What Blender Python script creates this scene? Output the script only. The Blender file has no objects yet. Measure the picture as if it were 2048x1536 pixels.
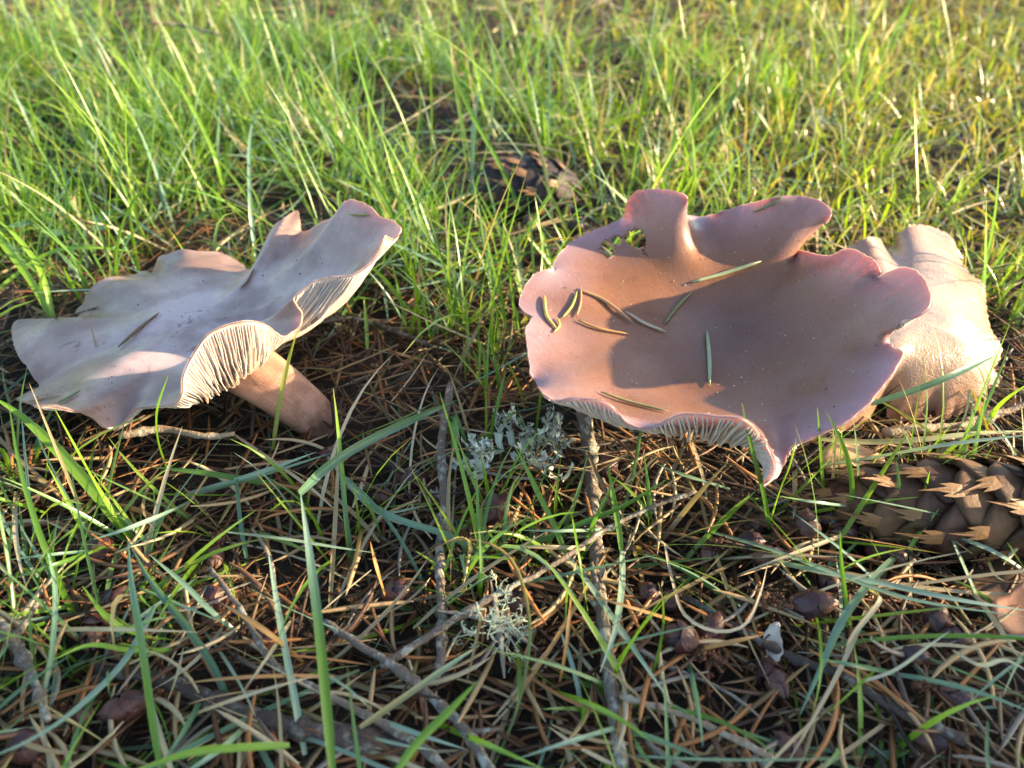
import bpy, bmesh, math, random
import numpy as np
from mathutils import Vector
from mathutils.bvhtree import BVHTree

rng = np.random.default_rng(7)
random.seed(7)
scene = bpy.context.scene
COL = scene.collection
S = 0.01                                    # all lengths below are centimetres

# ------------------------------------------------------------------ camera
F = 1577.0; CAMH = 17.0; PITCH = math.radians(38.0)
cam_d = bpy.data.cameras.new('camera')
cam_d.sensor_width = 36.0
cam_d.lens = F * 36.0 / 2048.0
cam_d.clip_start = 0.005; cam_d.clip_end = 200.0
cam_d.dof.use_dof = True
cam_d.dof.focus_distance = 0.222
cam_d.dof.aperture_fstop = 14.0
cam = bpy.data.objects.new('camera', cam_d)
COL.objects.link(cam)
cam.location = (0, 0, CAMH * S)
cam.rotation_euler = (math.radians(90) - PITCH, 0, 0)
scene.camera = cam

# ------------------------------------------------------------------ light
SUN_AZ = math.radians(89.0)                 # clockwise from +y
SUN_EL = math.radians(17.0)
sd = Vector((math.sin(SUN_AZ) * math.cos(SUN_EL), math.cos(SUN_AZ) * math.cos(SUN_EL), math.sin(SUN_EL)))
w = bpy.data.worlds.new('World'); scene.world = w
w.use_nodes = True
nt = w.node_tree
bg = nt.nodes['Background']
sky = nt.nodes.new('ShaderNodeTexSky')
sky.sky_type = 'NISHITA'; sky.sun_disc = False
sky.sun_elevation = SUN_EL; sky.sun_rotation = SUN_AZ
sky.air_density = 1.0; sky.dust_density = 1.2; sky.ozone_density = 0.8
nt.links.new(sky.outputs[0], bg.inputs[0])
bg.inputs[1].default_value = 0.125
sl = bpy.data.lights.new('sun', 'SUN')
sl.energy = 4.5; sl.angle = math.radians(0.8); sl.color = (1.0, 0.77, 0.47)
sun = bpy.data.objects.new('sun', sl); COL.objects.link(sun)
sun.rotation_euler = sd.to_track_quat('Z', 'Y').to_euler()
sun.location = sd * 3
vs = scene.view_settings
vs.view_transform = 'Standard'; vs.look = 'None'; vs.gamma = 1.0; vs.use_curve_mapping = False
vs.exposure = 1.95
cy = scene.cycles
cy.max_bounces = 7; cy.diffuse_bounces = 3; cy.glossy_bounces = 3; cy.transmission_bounces = 5; cy.transparent_max_bounces = 6
cy.use_denoising = True
cy.caustics_reflective = False; cy.caustics_refractive = False
cy.sample_clamp_indirect = 8.0

# ------------------------------------------------------------------ helpers
CP, SP_ = math.cos(PITCH), math.sin(PITCH)
def ray(px, py):
    a = (px - 1024.0) / F; b = -(py - 768.0) / F
    return np.array([a, CP + b * SP_, -SP_ + b * CP])
def gz(x, y):                               # height of the ground
    return 0.22 * np.sin(x * .31 + 1.3) * np.cos(y * .27) + 0.14 * np.sin(x * .83 + y * .61) + 0.08 * np.sin(1.7 * y - 1.1 * x)
def P(px, py, z=None, dz=0.0):              # pixel -> point at height z, or dz over the ground
    r = ray(px, py)
    if z is not None:
        t = (z - CAMH) / r[2]
        return np.array([0, 0, CAMH]) + t * r
    zz = 0.0
    for _ in range(6):
        t = (zz + dz - CAMH) / r[2]
        p = np.array([0, 0, CAMH]) + t * r
        zz = float(gz(p[0], p[1]))
    return p
def depth(p):
    return p[1] * CP - (p[2] - CAMH) * SP_
def px2cm(p, n):                            # n photo pixels at point p, in cm
    return n * depth(p) / F
def project(p):                             # (...,3) cm -> pixels
    p = np.asarray(p, float)
    d = p[..., 1] * CP - (p[..., 2] - CAMH) * SP_
    up = p[..., 1] * SP_ + (p[..., 2] - CAMH) * CP
    return np.stack([1024 + F * p[..., 0] / d, 768 - F * up / d], -1)

def tag(o, label=None, cat=None, group=None, kind=None):
    if label: o['label'] = label
    if cat: o['category'] = cat
    if group: o['group'] = group
    if kind: o['kind'] = kind
    return o
def empty(name, loc):
    o = bpy.data.objects.new(name, None); COL.objects.link(o)
    o.location = Vector([float(c) for c in loc]) * S
    o.empty_display_size = 0.01
    return o
def mesh_np(name, V, faces, mat, smooth=True, attrs=None):
    """faces: (n,4) or (n,3) int array, or list of arrays; V in cm (local)"""
    me = bpy.data.meshes.new(name)
    V = np.asarray(V, np.float32) * S
    if isinstance(faces, np.ndarray): faces = [faces]
    faces = [np.asarray(f, np.int32) for f in faces if len(f)]
    me.vertices.add(len(V)); me.vertices.foreach_set('co', V.ravel())
    loops = np.concatenate([f.ravel() for f in faces])
    tot = np.concatenate([np.full(len(f), f.shape[1], np.int32) for f in faces])
    start = np.concatenate([[0], np.cumsum(tot)[:-1]]).astype(np.int32)
    me.loops.add(len(loops)); me.loops.foreach_set('vertex_index', loops.astype(np.int32))
    me.polygons.add(len(tot)); me.polygons.foreach_set('loop_start', start); me.polygons.foreach_set('loop_total', tot)
    me.polygons.foreach_set('use_smooth', np.full(len(tot), bool(smooth)))
    if attrs:
        for k, v in attrs.items():
            v = np.asarray(v, np.float32)
            if v.ndim == 1:
                a = me.attributes.new(k, 'FLOAT', 'POINT'); a.data.foreach_set('value', v)
            else:
                a = me.attributes.new(k, 'FLOAT_COLOR', 'POINT')
                if v.shape[1] == 3: v = np.concatenate([v, np.ones((len(v), 1), np.float32)], 1)
                a.data.foreach_set('color', v.ravel())
    me.update(calc_edges=True); me.validate()
    if mat: me.materials.append(mat)
    return me
def obj(name, V, faces, mat, parent=None, origin=None, smooth=True, attrs=None):
    """V in world cm; origin is where the object's own origin sits"""
    V = np.asarray(V, float)
    if parent is not None:
        o0 = np.array(parent['_o']) if '_o' in parent.keys() else np.zeros(3)
        me = mesh_np(name, V - o0, faces, mat, smooth, attrs)
        o = bpy.data.objects.new(name, me); COL.objects.link(o); o.parent = parent
        o['_o'] = [float(c) for c in o0]
    else:
        if origin is None:
            origin = np.array([V[:, 0].mean(), V[:, 1].mean(), V[:, 2].min()])
        me = mesh_np(name, V - origin, faces, mat, smooth, attrs)
        o = bpy.data.objects.new(name, me); COL.objects.link(o)
        o.location = Vector([float(c) for c in origin]) * S
        o['_o'] = [float(c) for c in origin]
    return o
def root(name, loc, label, cat, group=None):
    o = empty(name, loc); o['_o'] = [float(c) for c in loc]
    return tag(o, label, cat, group)

def catmull(pts, n, closed=False):
    pts = np.asarray(pts, float)
    if closed:
        q = np.concatenate([pts[-1:], pts, pts[:2]])
    else:
        q = np.concatenate([2 * pts[:1] - pts[1:2], pts, 2 * pts[-1:] - pts[-2:-1]])
    seg = np.linalg.norm(np.diff(q[1:-1, :3], axis=0), axis=1)
    cum = np.concatenate([[0], np.cumsum(seg)])
    s = np.linspace(0, cum[-1], n, endpoint=not closed)
    k = np.clip(np.searchsorted(cum, s, side='right') - 1, 0, len(seg) - 1)
    t = ((s - cum[k]) / np.maximum(seg[k], 1e-9))[:, None]
    p0, p1, p2, p3 = q[k], q[k + 1], q[k + 2], q[k + 3]
    return .5 * (2 * p1 + (p2 - p0) * t + (2 * p0 - 5 * p1 + 4 * p2 - p3) * t * t + (3 * p1 - p0 - 3 * p2 + p3) * t ** 3)
def nrm(v):
    return v / np.maximum(np.linalg.norm(v, axis=-1, keepdims=True), 1e-9)
def tube(path, rad, ns=8, cap=True):
    path = np.asarray(path, float); n = len(path)
    rad = np.broadcast_to(np.asarray(rad, float), (n,)) if np.ndim(rad) < 2 else rad
    T = nrm(np.gradient(path, axis=0))
    ref = np.array([0, 0, 1.]) if abs(T[0, 2]) < .8 else np.array([1., 0, 0])
    N = []; a = ref
    for i in range(n):
        a = a - T[i] * a.dot(T[i]); a = a / max(np.linalg.norm(a), 1e-9); N.append(a)
    N = np.array(N); B = np.cross(T, N)
    ang = np.arange(ns) / ns * 2 * math.pi
    R = rad[:, None] if rad.ndim == 1 else rad
    V = path[:, None] + R[..., None] * (np.cos(ang)[None, :, None] * N[:, None] + np.sin(ang)[None, :, None] * B[:, None])
    V = V.reshape(-1, 3)
    i, j = np.meshgrid(np.arange(n - 1), np.arange(ns), indexing='ij'); j2 = (j + 1) % ns
    Fq = np.stack([i * ns + j, i * ns + j2, (i + 1) * ns + j2, (i + 1) * ns + j], -1).reshape(-1, 4)
    fs = [Fq]
    if cap:
        V = np.concatenate([V, path[:1], path[-1:]])
        j = np.arange(ns); j2 = (j + 1) % ns
        fs.append(np.concatenate([np.stack([j2, j, np.full(ns, n * ns)], -1), np.stack([(n - 1) * ns + j, (n - 1) * ns + j2, np.full(ns, n * ns + 1)], -1)]))
    return V, fs
def merge(parts):
    """[(V, faces-list)] -> V, faces-list"""
    Vs, q, t, off = [], [], [], 0
    for V, fs in parts:
        if isinstance(fs, np.ndarray): fs = [fs]
        for f in fs:
            (q if f.shape[1] == 4 else t).append(np.asarray(f) + off)
        Vs.append(V); off += len(V)
    out = []
    if q: out.append(np.concatenate(q))
    if t: out.append(np.concatenate(t))
    return np.concatenate(Vs), out

# ------------------------------------------------------------------ materials
class NT:
    def __init__(s, name):
        s.m = bpy.data.materials.new(name); s.m.use_nodes = True
        s.t = s.m.node_tree; s.n = s.t.nodes; s.bsdf = s.n['Principled BSDF']; s.out = s.n['Material Output']
    def node(s, t, ins=None, **kw):
        n = s.n.new(t)
        for k, v in kw.items(): setattr(n, k, v)
        for k, v in (ins or {}).items(): s.set(n.inputs[k], v)
        return n
    def set(s, sock, v):
        if hasattr(v, 'links'): s.t.links.new(v, sock)
        elif isinstance(v, (tuple, list)) and len(v) == 3 and sock.type == 'RGBA': sock.default_value = (*v, 1)
        else: sock.default_value = v
    def coords(s): return s.node('ShaderNodeTexCoord').outputs['Object']
    def noise(s, scale, detail=3, rough=.55, vec=None, dist=0.0):
        n = s.node('ShaderNodeTexNoise', {'Scale': scale, 'Detail': detail, 'Roughness': rough, 'Distortion': dist})
        s.set(n.inputs['Vector'], vec if vec is not None else s.coords())
        return n.outputs['Fac']
    def ramp(s, fac, stops, interp='LINEAR'):
        n = s.node('ShaderNodeValToRGB'); s.set(n.inputs[0], fac); cr = n.color_ramp; cr.interpolation = interp
        while len(cr.elements) < len(stops): cr.elements.new(.5)
        for e, (p, c) in zip(cr.elements, stops):
            e.position = p; e.color = (*c, 1) if isinstance(c, (tuple, list)) else (c, c, c, 1)
        return n.outputs[0]
    def attr(s, name, out='Fac'): return s.node('ShaderNodeAttribute', attribute_name=name).outputs[out]
    def math(s, op, a, b=0.0, clamp=False):
        n = s.node('ShaderNodeMath', operation=op, use_clamp=clamp); s.set(n.inputs[0], a); s.set(n.inputs[1], b); return n.outputs[0]
    def mix(s, fac, a, b, blend='MIX'):
        n = s.node('ShaderNodeMix', data_type='RGBA', blend_type=blend)
        s.set(n.inputs[0], fac); s.set(n.inputs[6], a); s.set(n.inputs[7], b); return n.outputs[2]
    def bump(s, h, strength=.3, dist=.001, normal=None):
        n = s.node('ShaderNodeBump', {'Strength': strength, 'Distance': dist, 'Height': h})
        if normal: s.set(n.inputs['Normal'], normal)
        return n.outputs[0]
    def p(s, **kw):
        for k, v in kw.items(): s.set(s.bsdf.inputs[k.replace('_', ' ')], v)
        return s.m

def mat_plain(name, col, rough=.6, var=.25, scale=600, bump=.3):
    t = NT(name)
    n = t.noise(scale)
    c = t.mix(n, tuple(x * (1 - var) for x in col), tuple(min(1, x * (1 + var)) for x in col))
    return t.p(Base_Color=c, Roughness=rough, Normal=t.bump(n, bump, .0004))

def mat_cap(name, tones, wet=.42, sss=.35, coat=.05, spec=.3, grain=.25, bloom=.0, fibre=.15, scuff=None):
    """tones: ramp stops over the radial attribute u"""
    t = NT(name)
    u = t.attr('u')
    n1 = t.noise(45, 4, .6); n2 = t.noise(1800, 2, .5); n3 = t.noise(140, 4, .65)
    uu = t.math('ADD', u, t.math('MULTIPLY', t.math('SUBTRACT', n1, .5), .34))
    c = t.ramp(uu, tones)
    c = t.mix(t.math('MULTIPLY', n3, .05), c, (.62, .48, .44))
    c = t.mix(t.ramp(n2, [(.35, 0.0), (.75, .07)]), c, (.6, .46, .4))
    c = t.mix(t.ramp(t.noise(26, 3, .6), [(.42, 0.0), (.7, bloom)]), c, (.33, .22, .24))
    cv = t.node('ShaderNodeCombineXYZ', {0: t.math('MULTIPLY', t.attr('ang'), 46.0), 1: t.math('MULTIPLY', u, 5.0), 2: 0.0}).outputs[0]
    fib = t.noise(1.0, 4, .7, vec=cv)
    c = t.mix(t.ramp(fib, [(.3, fibre), (.6, 0.0)]), c, t.mix(.55, c, (.03, .015, .012)))
    c = t.mix(t.ramp(t.noise(75, 5, .7), [(.56, 0.0), (.72, .5)]), c, t.mix(.5, c, (.05, .022, .012)))
    if scuff:                               # pale and brown scars worn into the skin
        sc = t.noise(120, 5, .6, dist=.6)
        c = t.mix(t.ramp(sc, [(.615, 0.0), (.66, .32)]), c, (.45, .40, .43))
        c = t.mix(t.ramp(sc, [(.315, .8), (.345, 0.0)]), c, (.15, .085, .055))
        s2 = t.noise(38, 4, .6)
        c = t.mix(t.ramp(s2, [(.42, 0.0), (.60, .75)]), c, (.20, .125, .10))
    v = t.node('ShaderNodeTexVoronoi', {'Scale': 420.0, 'Randomness': 1.0}); t.set(v.inputs['Vector'], t.coords())
    spot = t.ramp(v.outputs['Distance'], [(.055, 1.0), (.085, 0.0)])
    v2 = t.noise(2.5e3, 1)
    c = t.mix(t.math('MULTIPLY', spot, t.ramp(t.noise(330, 1), [(.52, 0.0), (.6, 1.0)])), c, (.75, .68, .6))
    vd = t.node('ShaderNodeTexVoronoi', {'Scale': 190.0, 'Randomness': 1.0}); t.set(vd.inputs['Vector'], t.coords())
    c = t.mix(t.ramp(vd.outputs['Distance'], [(.03, .85), (.055, 0.0)]), c, (.03, .02, .02))
    h = t.math('ADD', t.math('ADD', t.math('MULTIPLY', n2, .3), n3), t.math('MULTIPLY', fib, fibre))
    t.p(Base_Color=c, Roughness=t.ramp(t.noise(55, 4, .65), [(.35, wet - .12), (.65, wet + .16)]), Normal=t.bump(h, grain, .0006),
        Subsurface_Weight=sss, Subsurface_Scale=.0042, Coat_Weight=coat, Coat_Roughness=.3)
    t.bsdf.inputs['Subsurface Radius'].default_value = (1.0, .5, .36)
    t.bsdf.inputs['Specular IOR Level'].default_value = spec
    return t.m
def mat_flesh(name, col, sss=.5, scale=900):
    t = NT(name); n = t.noise(scale, 3); n1 = t.noise(120, 3)
    c = t.mix(n1, tuple(x * .82 for x in col), col)
    t.p(Base_Color=c, Roughness=.6, Normal=t.bump(n, .3, .0004), Subsurface_Weight=sss, Subsurface_Scale=.003)
    t.bsdf.inputs['Subsurface Radius'].default_value = (1.0, .5, .35)
    t.bsdf.inputs['Specular IOR Level'].default_value = .25
    return t.m
def mat_stem(name):
    t = NT(name)
    cv = t.node('ShaderNodeCombineXYZ', {0: t.math('MULTIPLY', t.attr('th'), 9.0), 1: t.math('MULTIPLY', t.attr('s'), 2.2), 2: 0.0}).outputs[0]
    fib = t.noise(3.0, 4, .65, vec=cv); n1 = t.noise(160, 4, .6)
    c = t.mix(fib, (.33, .145, .095), (.62, .38, .275))
    c = t.mix(t.ramp(n1, [(.35, .5), (.55, 0.0)]), c, (.22, .10, .06))
    dirt = t.math('ADD', t.attr('s'), t.math('MULTIPLY', t.math('SUBTRACT', n1, .5), .5))
    c = t.mix(t.ramp(dirt, [(.0, .8), (.2, 0.0)]), c, (.10, .05, .03))
    t.p(Base_Color=c, Roughness=.65, Normal=t.bump(fib, .6, .001), Subsurface_Weight=.3, Subsurface_Scale=.002)
    t.bsdf.inputs['Subsurface Radius'].default_value = (1.0, .5, .35)
    t.bsdf.inputs['Specular IOR Level'].default_value = .25
    return t.m
def mat_leaf(name, translucency=.45, rough=.32, spec=.5, stripe=0.0):
    """colour comes from the point attribute 'col'; light passes through the blade"""
    t = NT(name)
    c = t.attr('col', 'Color')
    n = t.noise(500, 3)
    c = t.mix(.35, c, t.mix(n, (.5, .5, .5), (1, 1, 1)), 'MULTIPLY')
    c = t.mix(t.attr('tip'), c, (.34, .30, .12))
    t.p(Base_Color=c, Roughness=rough)
    t.bsdf.inputs['Specular IOR Level'].default_value = spec
    tr = t.node('ShaderNodeBsdfTranslucent')
    t.set(tr.inputs[0], t.mix(1.0, c, (1.35, 1.45, .45), 'MULTIPLY'))
    mx = t.node('ShaderNodeMixShader', {0: translucency})
    t.t.links.new(t.bsdf.outputs[0], mx.inputs[1]); t.t.links.new(tr.outputs[0], mx.inputs[2])
    t.t.links.new(mx.outputs[0], t.out.inputs[0])
    return t.m
def mat_attr(name, rough=.55, spec=.4, nscale=900, bump=.4, sat=.4):
    t = NT(name); n = t.noise(nscale, 3)
    c = t.mix(sat, t.attr('col', 'Color'), t.mix(n, (.35, .35, .35), (1.15, 1.15, 1.15)), 'MULTIPLY')
    t.p(Base_Color=c, Roughness=rough, Normal=t.bump(n, bump, .0003))
    t.bsdf.inputs['Specular IOR Level'].default_value = spec
    return t.m

# ------------------------------------------------------------------ mushrooms
def gauss_blur(R, sig):
    n = len(R)
    if sig < 1e-5: return R
    f = np.fft.rfftfreq(n) * n
    k = np.exp(-2 * (math.pi * f * sig) ** 2)
    return np.fft.irfft(np.fft.rfft(R, axis=0) * k[:, None], n, axis=0)
def grid_normals(G):
    du = np.gradient(G, axis=0)
    dt = np.roll(G, -1, 1) - np.roll(G, 1, 1)
    n = nrm(np.cross(dt, du))
    if n[..., 2].mean() < 0: n = -n
    return n
def cap_grid(rim, centre, p, s0, Nt=512, Nu=52, q=.8, jag=.02, lump=.05, seed=1, tz=0.0):
    r = np.random.default_rng(seed)
    R3 = np.array([np.concatenate([P(a[0], a[1], a[2]), [a[3] if len(a) > 3 else p, a[4] if len(a) > 4 else 1.0]]) for a in rim])
    R = catmull(R3, Nt, True)
    pw = gauss_blur(R[:, 3:4], .012)[:, 0]; ah = gauss_blur(R[:, 4:5], .02)
    R = R[:, :3]
    th = np.arange(Nt) / Nt * 2 * math.pi
    C = P(*centre)
    us = np.concatenate([[.012], np.linspace(.05, .9, Nu - 14), 1 - .1 * np.linspace(1, 0, 14)[1:] ** 1.3])
    G = np.zeros((len(us), Nt, 3))
    ph = r.uniform(0, 6.28, 12)
    for i, u in enumerate(us):
        B = gauss_blur(R, s0 * (1 - u) ** q)
        G[i, :, :2] = C[:2] + (B[:, :2] - C[:2]) * u ** ah
        G[i, :, 2] = C[2] + (B[:, 2] - C[2]) * u ** pw
    x, y = G[..., 0], G[..., 1]
    fade = np.clip(us * 3, 0, 1)[:, None] * np.clip((1 - us) * 6, .15, 1)[:, None]
    G[..., 2] += fade * lump * (np.sin(x * 1.1 + ph[0]) * np.sin(y * 1.3 + ph[1]) + .5 * np.sin(x * 2.3 + y * .9 + ph[2]) + .35 * np.sin(y * 3.1 - x * 1.2 + ph[3]))
    jn = sum(np.sin(th * k + r.uniform(0, 6.28)) * r.uniform(.4, 1) for k in (61, 83, 107, 139, 171)) / 3
    wj = np.clip((us - .95) / .05, 0, 1)[:, None]
    out = nrm(R - C)
    G += (wj * jn[None] * jag)[..., None] * out[None]
    return us, G, C
def solid_cap(us, G, C, tfun, mask=None):
    Nu, Nt = G.shape[:2]
    N = grid_normals(G)
    T = np.array([tfun(u) for u in us])[:, None, None]
    Bo = G - N * T
    M = Nu * Nt
    V = np.concatenate([G.reshape(-1, 3), Bo.reshape(-1, 3), [C, C - np.array([0, 0, tfun(0)])]])
    i, j = np.meshgrid(np.arange(Nu - 1), np.arange(Nt), indexing='ij'); j2 = (j + 1) % Nt
    keep = np.ones((Nu - 1, Nt), bool) if mask is None else mask
    a, b, c, d = i * Nt + j, i * Nt + j2, (i + 1) * Nt + j2, (i + 1) * Nt + j
    top = np.stack([a, d, c, b], -1)[keep]
    # winding so that the top faces up
    f = top[len(top) // 2]; n = np.cross(V[f[1]] - V[f[0]], V[f[2]] - V[f[0]])
    flip = n.dot(N.reshape(-1, 3)[f[0]]) < 0
    if flip: top = top[:, ::-1]
    bot = top[:, ::-1] + M
    quads = [top, bot]
    # walls along the rim and round each hole
    ext = np.concatenate([keep, np.zeros((1, Nt), bool)])
    for (e0, e1, nb) in ((c, d, ext[1:]), (a, b, np.concatenate([np.ones((1, Nt), bool), keep[:-1]])), (d, a, np.roll(keep, 1, 1)), (b, c, np.roll(keep, -1, 1))):
        w_ = keep & ~nb
        q = np.stack([e0, e1, e1 + M, e0 + M], -1)[w_]
        if len(q): quads.append(q if flip else q[:, ::-1])
    j = np.arange(Nt); j2 = (j + 1) % Nt
    t1 = np.stack([j, j2, np.full(Nt, 2 * M)], -1); t2 = np.stack([j2 + M, j + M, np.full(Nt, 2 * M + 1)], -1)
    if flip: t1, t2 = t1[:, ::-1], t2[:, ::-1]
    uu = np.repeat(us, Nt)
    an = np.tile(np.abs(np.linspace(-1, 1, Nt)), Nu)
    A = {'u': np.concatenate([uu, uu, [0, 0]]), 'ang': np.concatenate([an, an, [0, 0]]), 'under': np.concatenate([np.zeros(M), np.ones(M), [0, 1]])}
    return V, [np.concatenate(quads), np.concatenate([t1, t2])], A, N, Bo
def in_poly(p, poly):
    x, y = p[..., 0], p[..., 1]; r = np.zeros(x.shape, bool); n = len(poly)
    for k in range(n):
        x0, y0 = poly[k]; x1, y1 = poly[(k + 1) % n]
        c = ((y0 > y) != (y1 > y)) & (x < (x1 - x0) * (y - y0) / (y1 - y0 + 1e-9) + x0)
        r ^= c
    return r
def add_gills(parent, us, G, N, Bo, n, D, mat, seed=3, hole=None, thin=1.0):
    r = np.random.default_rng(seed)
    Nt = G.shape[1]
    Tn = nrm(np.roll(G, -1, 1) - np.roll(G, 1, 1))
    rimlen = np.linalg.norm(np.diff(G[-1], axis=0, append=G[-1][:1]), axis=1)
    cum = np.concatenate([[0], np.cumsum(rimlen)])
    pos = (np.arange(n) + r.uniform(-.3, .3, n)) / n * cum[-1]
    iu = int(np.searchsorted(us, .88))
    face = np.einsum('ij,ij->i', N[iu], nrm(G[iu] - np.array([0, 0, CAMH])))      # > 0 where the underside is turned to the viewer
    wk = max(2, Nt // 45)
    seg = np.linalg.norm(np.roll(G[iu], -1, 0) - G[iu], axis=1)
    arc = np.array([seg[np.arange(j - wk, j + wk) % Nt].sum() for j in range(Nt)])
    chord = np.linalg.norm(np.roll(G[iu], -wk, 0) - np.roll(G[iu], wk, 0), axis=1)
    room = np.clip((chord / arc - .45) / .45, .12, 1)                             # shallow gills where the cap folds tightly
    made = []
    for k in range(n):
        jf = np.interp(pos[k] % cum[-1], cum, np.arange(Nt + 1))
        u0 = .2 if k % 4 == 0 else (.45 if k % 4 == 2 else .70 + r.uniform(-.08, .1))
        uu = np.concatenate([np.linspace(u0, .9, 9), [.94, .97, .988]])
        m = len(uu)
        wob = (.5 * np.sin(uu * 16 + r.uniform(0, 6.28)) + .35 * np.sin(uu * 37 + r.uniform(0, 6.28))) * (1 - uu) * 3.2
        jj = (jf + wob) % Nt
        j0 = np.floor(jj).astype(int) % Nt; j1 = (j0 + 1) % Nt; fj = (jj - np.floor(jj))[:, None]
        fi = np.interp(uu, us, np.arange(len(us))); i0 = np.clip(np.floor(fi).astype(int), 0, len(us) - 2); fu = (fi - i0)[:, None]
        if hole is not None and not hole[i0, j0].all(): continue
        def smp(A): return (A[i0, j0] * (1 - fj) + A[i0, j1] * fj) * (1 - fu) + (A[i0 + 1, j0] * (1 - fj) + A[i0 + 1, j1] * fj) * fu
        b = smp(Bo); nn = nrm(smp(N)); tt = nrm(smp(Tn))
        d = D * np.clip((1.0 - uu) / .3, 0.0, 1) ** .7 * r.uniform(.8, 1.1) * (1 + r.normal(0, .05, m))
        d = d * room[int(jf) % Nt]
        if k % 4: d *= .85 * np.clip((uu - u0 + .03) / .14, .1, 1) ** .8
        ht, hb = .030 * thin, .014 * thin
        lean = r.normal(0, .12) * d[:, None]
        up = b + nn * .03
        lo = b - nn * d[:, None] + tt * lean
        V = np.concatenate([up - tt * ht, lo - tt * hb, lo + tt * hb, up + tt * ht])
        i = np.arange(m - 1)
        q = np.concatenate([np.stack([i + a * m, i + 1 + a * m, i + 1 + (a + 1) * m, i + (a + 1) * m], -1) for a in range(3)])
        ends = np.array([[0, m, 2 * m, 3 * m], [4 * m - 1, 3 * m - 1, 2 * m - 1, m - 1]])
        made.append((face[int(jf) % Nt], V, np.concatenate([q, ends])))
    made.sort(key=lambda a: -a[0])
    for _, V, q in made[:296]: obj('gill', V, [q], mat, parent)
    if len(made) > 296:
        V, fs = merge([(V, q) for _, V, q in made[296:]])
        tag(obj('gills_beyond', V, fs, mat, parent), kind='stuff')
M_capR = mat_cap('cap_skin_brown_lilac', [(0.0, (.125, .040, .020)), (.4, (.195, .074, .027)), (.70, (.22, .092, .040)), (.86, (.25, .125, .10)), (1.0, (.31, .195, .215))], wet=.32, spec=.36, bloom=.22, grain=.4)
M_capL = mat_cap('cap_skin_pale_lilac', [(0.0, (.50, .40, .42)), (.45, (.51, .39, .385)), (.78, (.36, .24, .21)), (1.0, (.42, .275, .24))], wet=.38, scuff=True, coat=.15, spec=.45)
M_under = mat_flesh('cap_underside', (.62, .49, .45))
M_gill = mat_flesh('gill_lilac', (.66, .54, .50), .55)
M_stem = mat_stem('stem_skin')

def two_side(me, under):                    # second slot for the lower sheet of a cap
    me.materials.append(under)
    a = np.zeros(len(me.vertices), np.float32); me.attributes['under'].data.foreach_get('value', a)
    li = np.zeros(len(me.loops), np.int32); me.loops.foreach_get('vertex_index', li)
    st = np.zeros(len(me.polygons), np.int32); me.polygons.foreach_get('loop_start', st)
    tot = np.zeros(len(me.polygons), np.int32); me.polygons.foreach_get('loop_total', tot)
    s = np.add.reduceat(a[li], st)
    me.polygons.foreach_set('material_index', (s > tot * .9).astype(np.int32))

# ---- the brown-lilac bowl (right)
rimR = [(1038,606,4.9),(1046,580,5.0),(1066,550,5.1),(1097,537,5.1),(1112,541,4.9),(1106,529,4.9),(1118,509,5.0),(1143,483,5.1),(1179,463,5.2),(1215,450,5.2),
 (1246,432,5.3),(1252,406,5.9),(1271,384,6.4),(1307,378,6.5),(1353,383,6.5),(1376,399,6.3),(1368,420,5.6),(1376,430,4.9),(1409,432,4.8),(1440,424,5.2),(1486,409,5.35),(1542,396,5.5),(1588,391,5.5),(1635,399,5.4),(1663,420,5.1),
 (1652,442,4.8),(1622,464,4.5),(1592,484,4.3),(1576,484,4.25),(1586,495,4.25),(1614,503,4.4),(1655,511,4.7),(1688,498,5.2),(1710,499,5.5),(1737,514,5.6),(1757,532,5.5),(1760,549,5.3),(1749,556,5.05),(1773,545,5.15),
 (1808,534,5.1),(1839,547,5.25),(1857,575,5.3),(1861,601,5.25),(1844,626,5.1),(1808,640,4.8),(1791,655,4.5),(1780,675,4.35),(1783,690,4.3),(1798,696,4.35),(1806,704,4.5),
 (1793,734,4.4),(1767,770,4.2),(1732,811,4.0),(1686,846,3.8),(1640,867,3.6),(1600,886,3.35),(1577,897,3.2),(1570,922,2.9),(1560,948,2.65),(1540,966,2.5),
 (1528,972,2.6),(1549,950,3.0),(1553,930,3.3),(1545,905,3.7),(1525,872,4.1),(1491,838,4.4),(1431,830,4.35),(1372,825,4.3),(1343,832,4.15),(1320,846,3.95),(1293,855,3.8),(1267,851,3.85),(1250,840,3.95),
 (1237,823,4.1),(1220,806,4.3),(1196,798,4.4),(1167,795,4.4),(1138,795,4.4),(1112,801,4.3),(1090,789,4.4),(1074,770,4.6),(1062,748,4.7),(1058,722,4.8),(1055,697,4.9),(1051,660,5.0),(1058,645,4.9),(1064,634,4.8),(1048,622,4.85)]
rimR = [(a, b, z + (a - 1450) / 400 * .6 + (1.0 if (b > 780 and a < 1500) else .3 if (b > 800 and a < 1560) else 0) + (.45 if (a > 1775 and b < 660) or (a > 1500 and b < 445) else 0), 3.0 if (b > 780 and a < 1500) else 3.2 if (b > 770 and a < 1560) else 2.2, .55 if (b > 780 and a < 1500) else .75 if (b > 770 and a < 1560) else 1.0) for a, b, z in rimR]
us, G, C = cap_grid(rimR, (1475, 655, 3.5), 2.1, .07, seed=5, jag=.022, lump=.055, q=.62, Nt=768, Nu=72)
holes = [[(1203,486),(1212,478),(1224,482),(1232,500),(1226,508),(1218,520),(1208,510),(1199,498)],
         [(1222,474),(1236,470),(1244,478),(1240,490),(1228,488)],
         [(1246,474),(1258,462),(1270,456),(1282,460),(1293,478),(1290,492),(1278,498),(1262,490),(1252,486)],
         [(1285,500),(1292,500),(1294,508),(1288,511)]]
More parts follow.
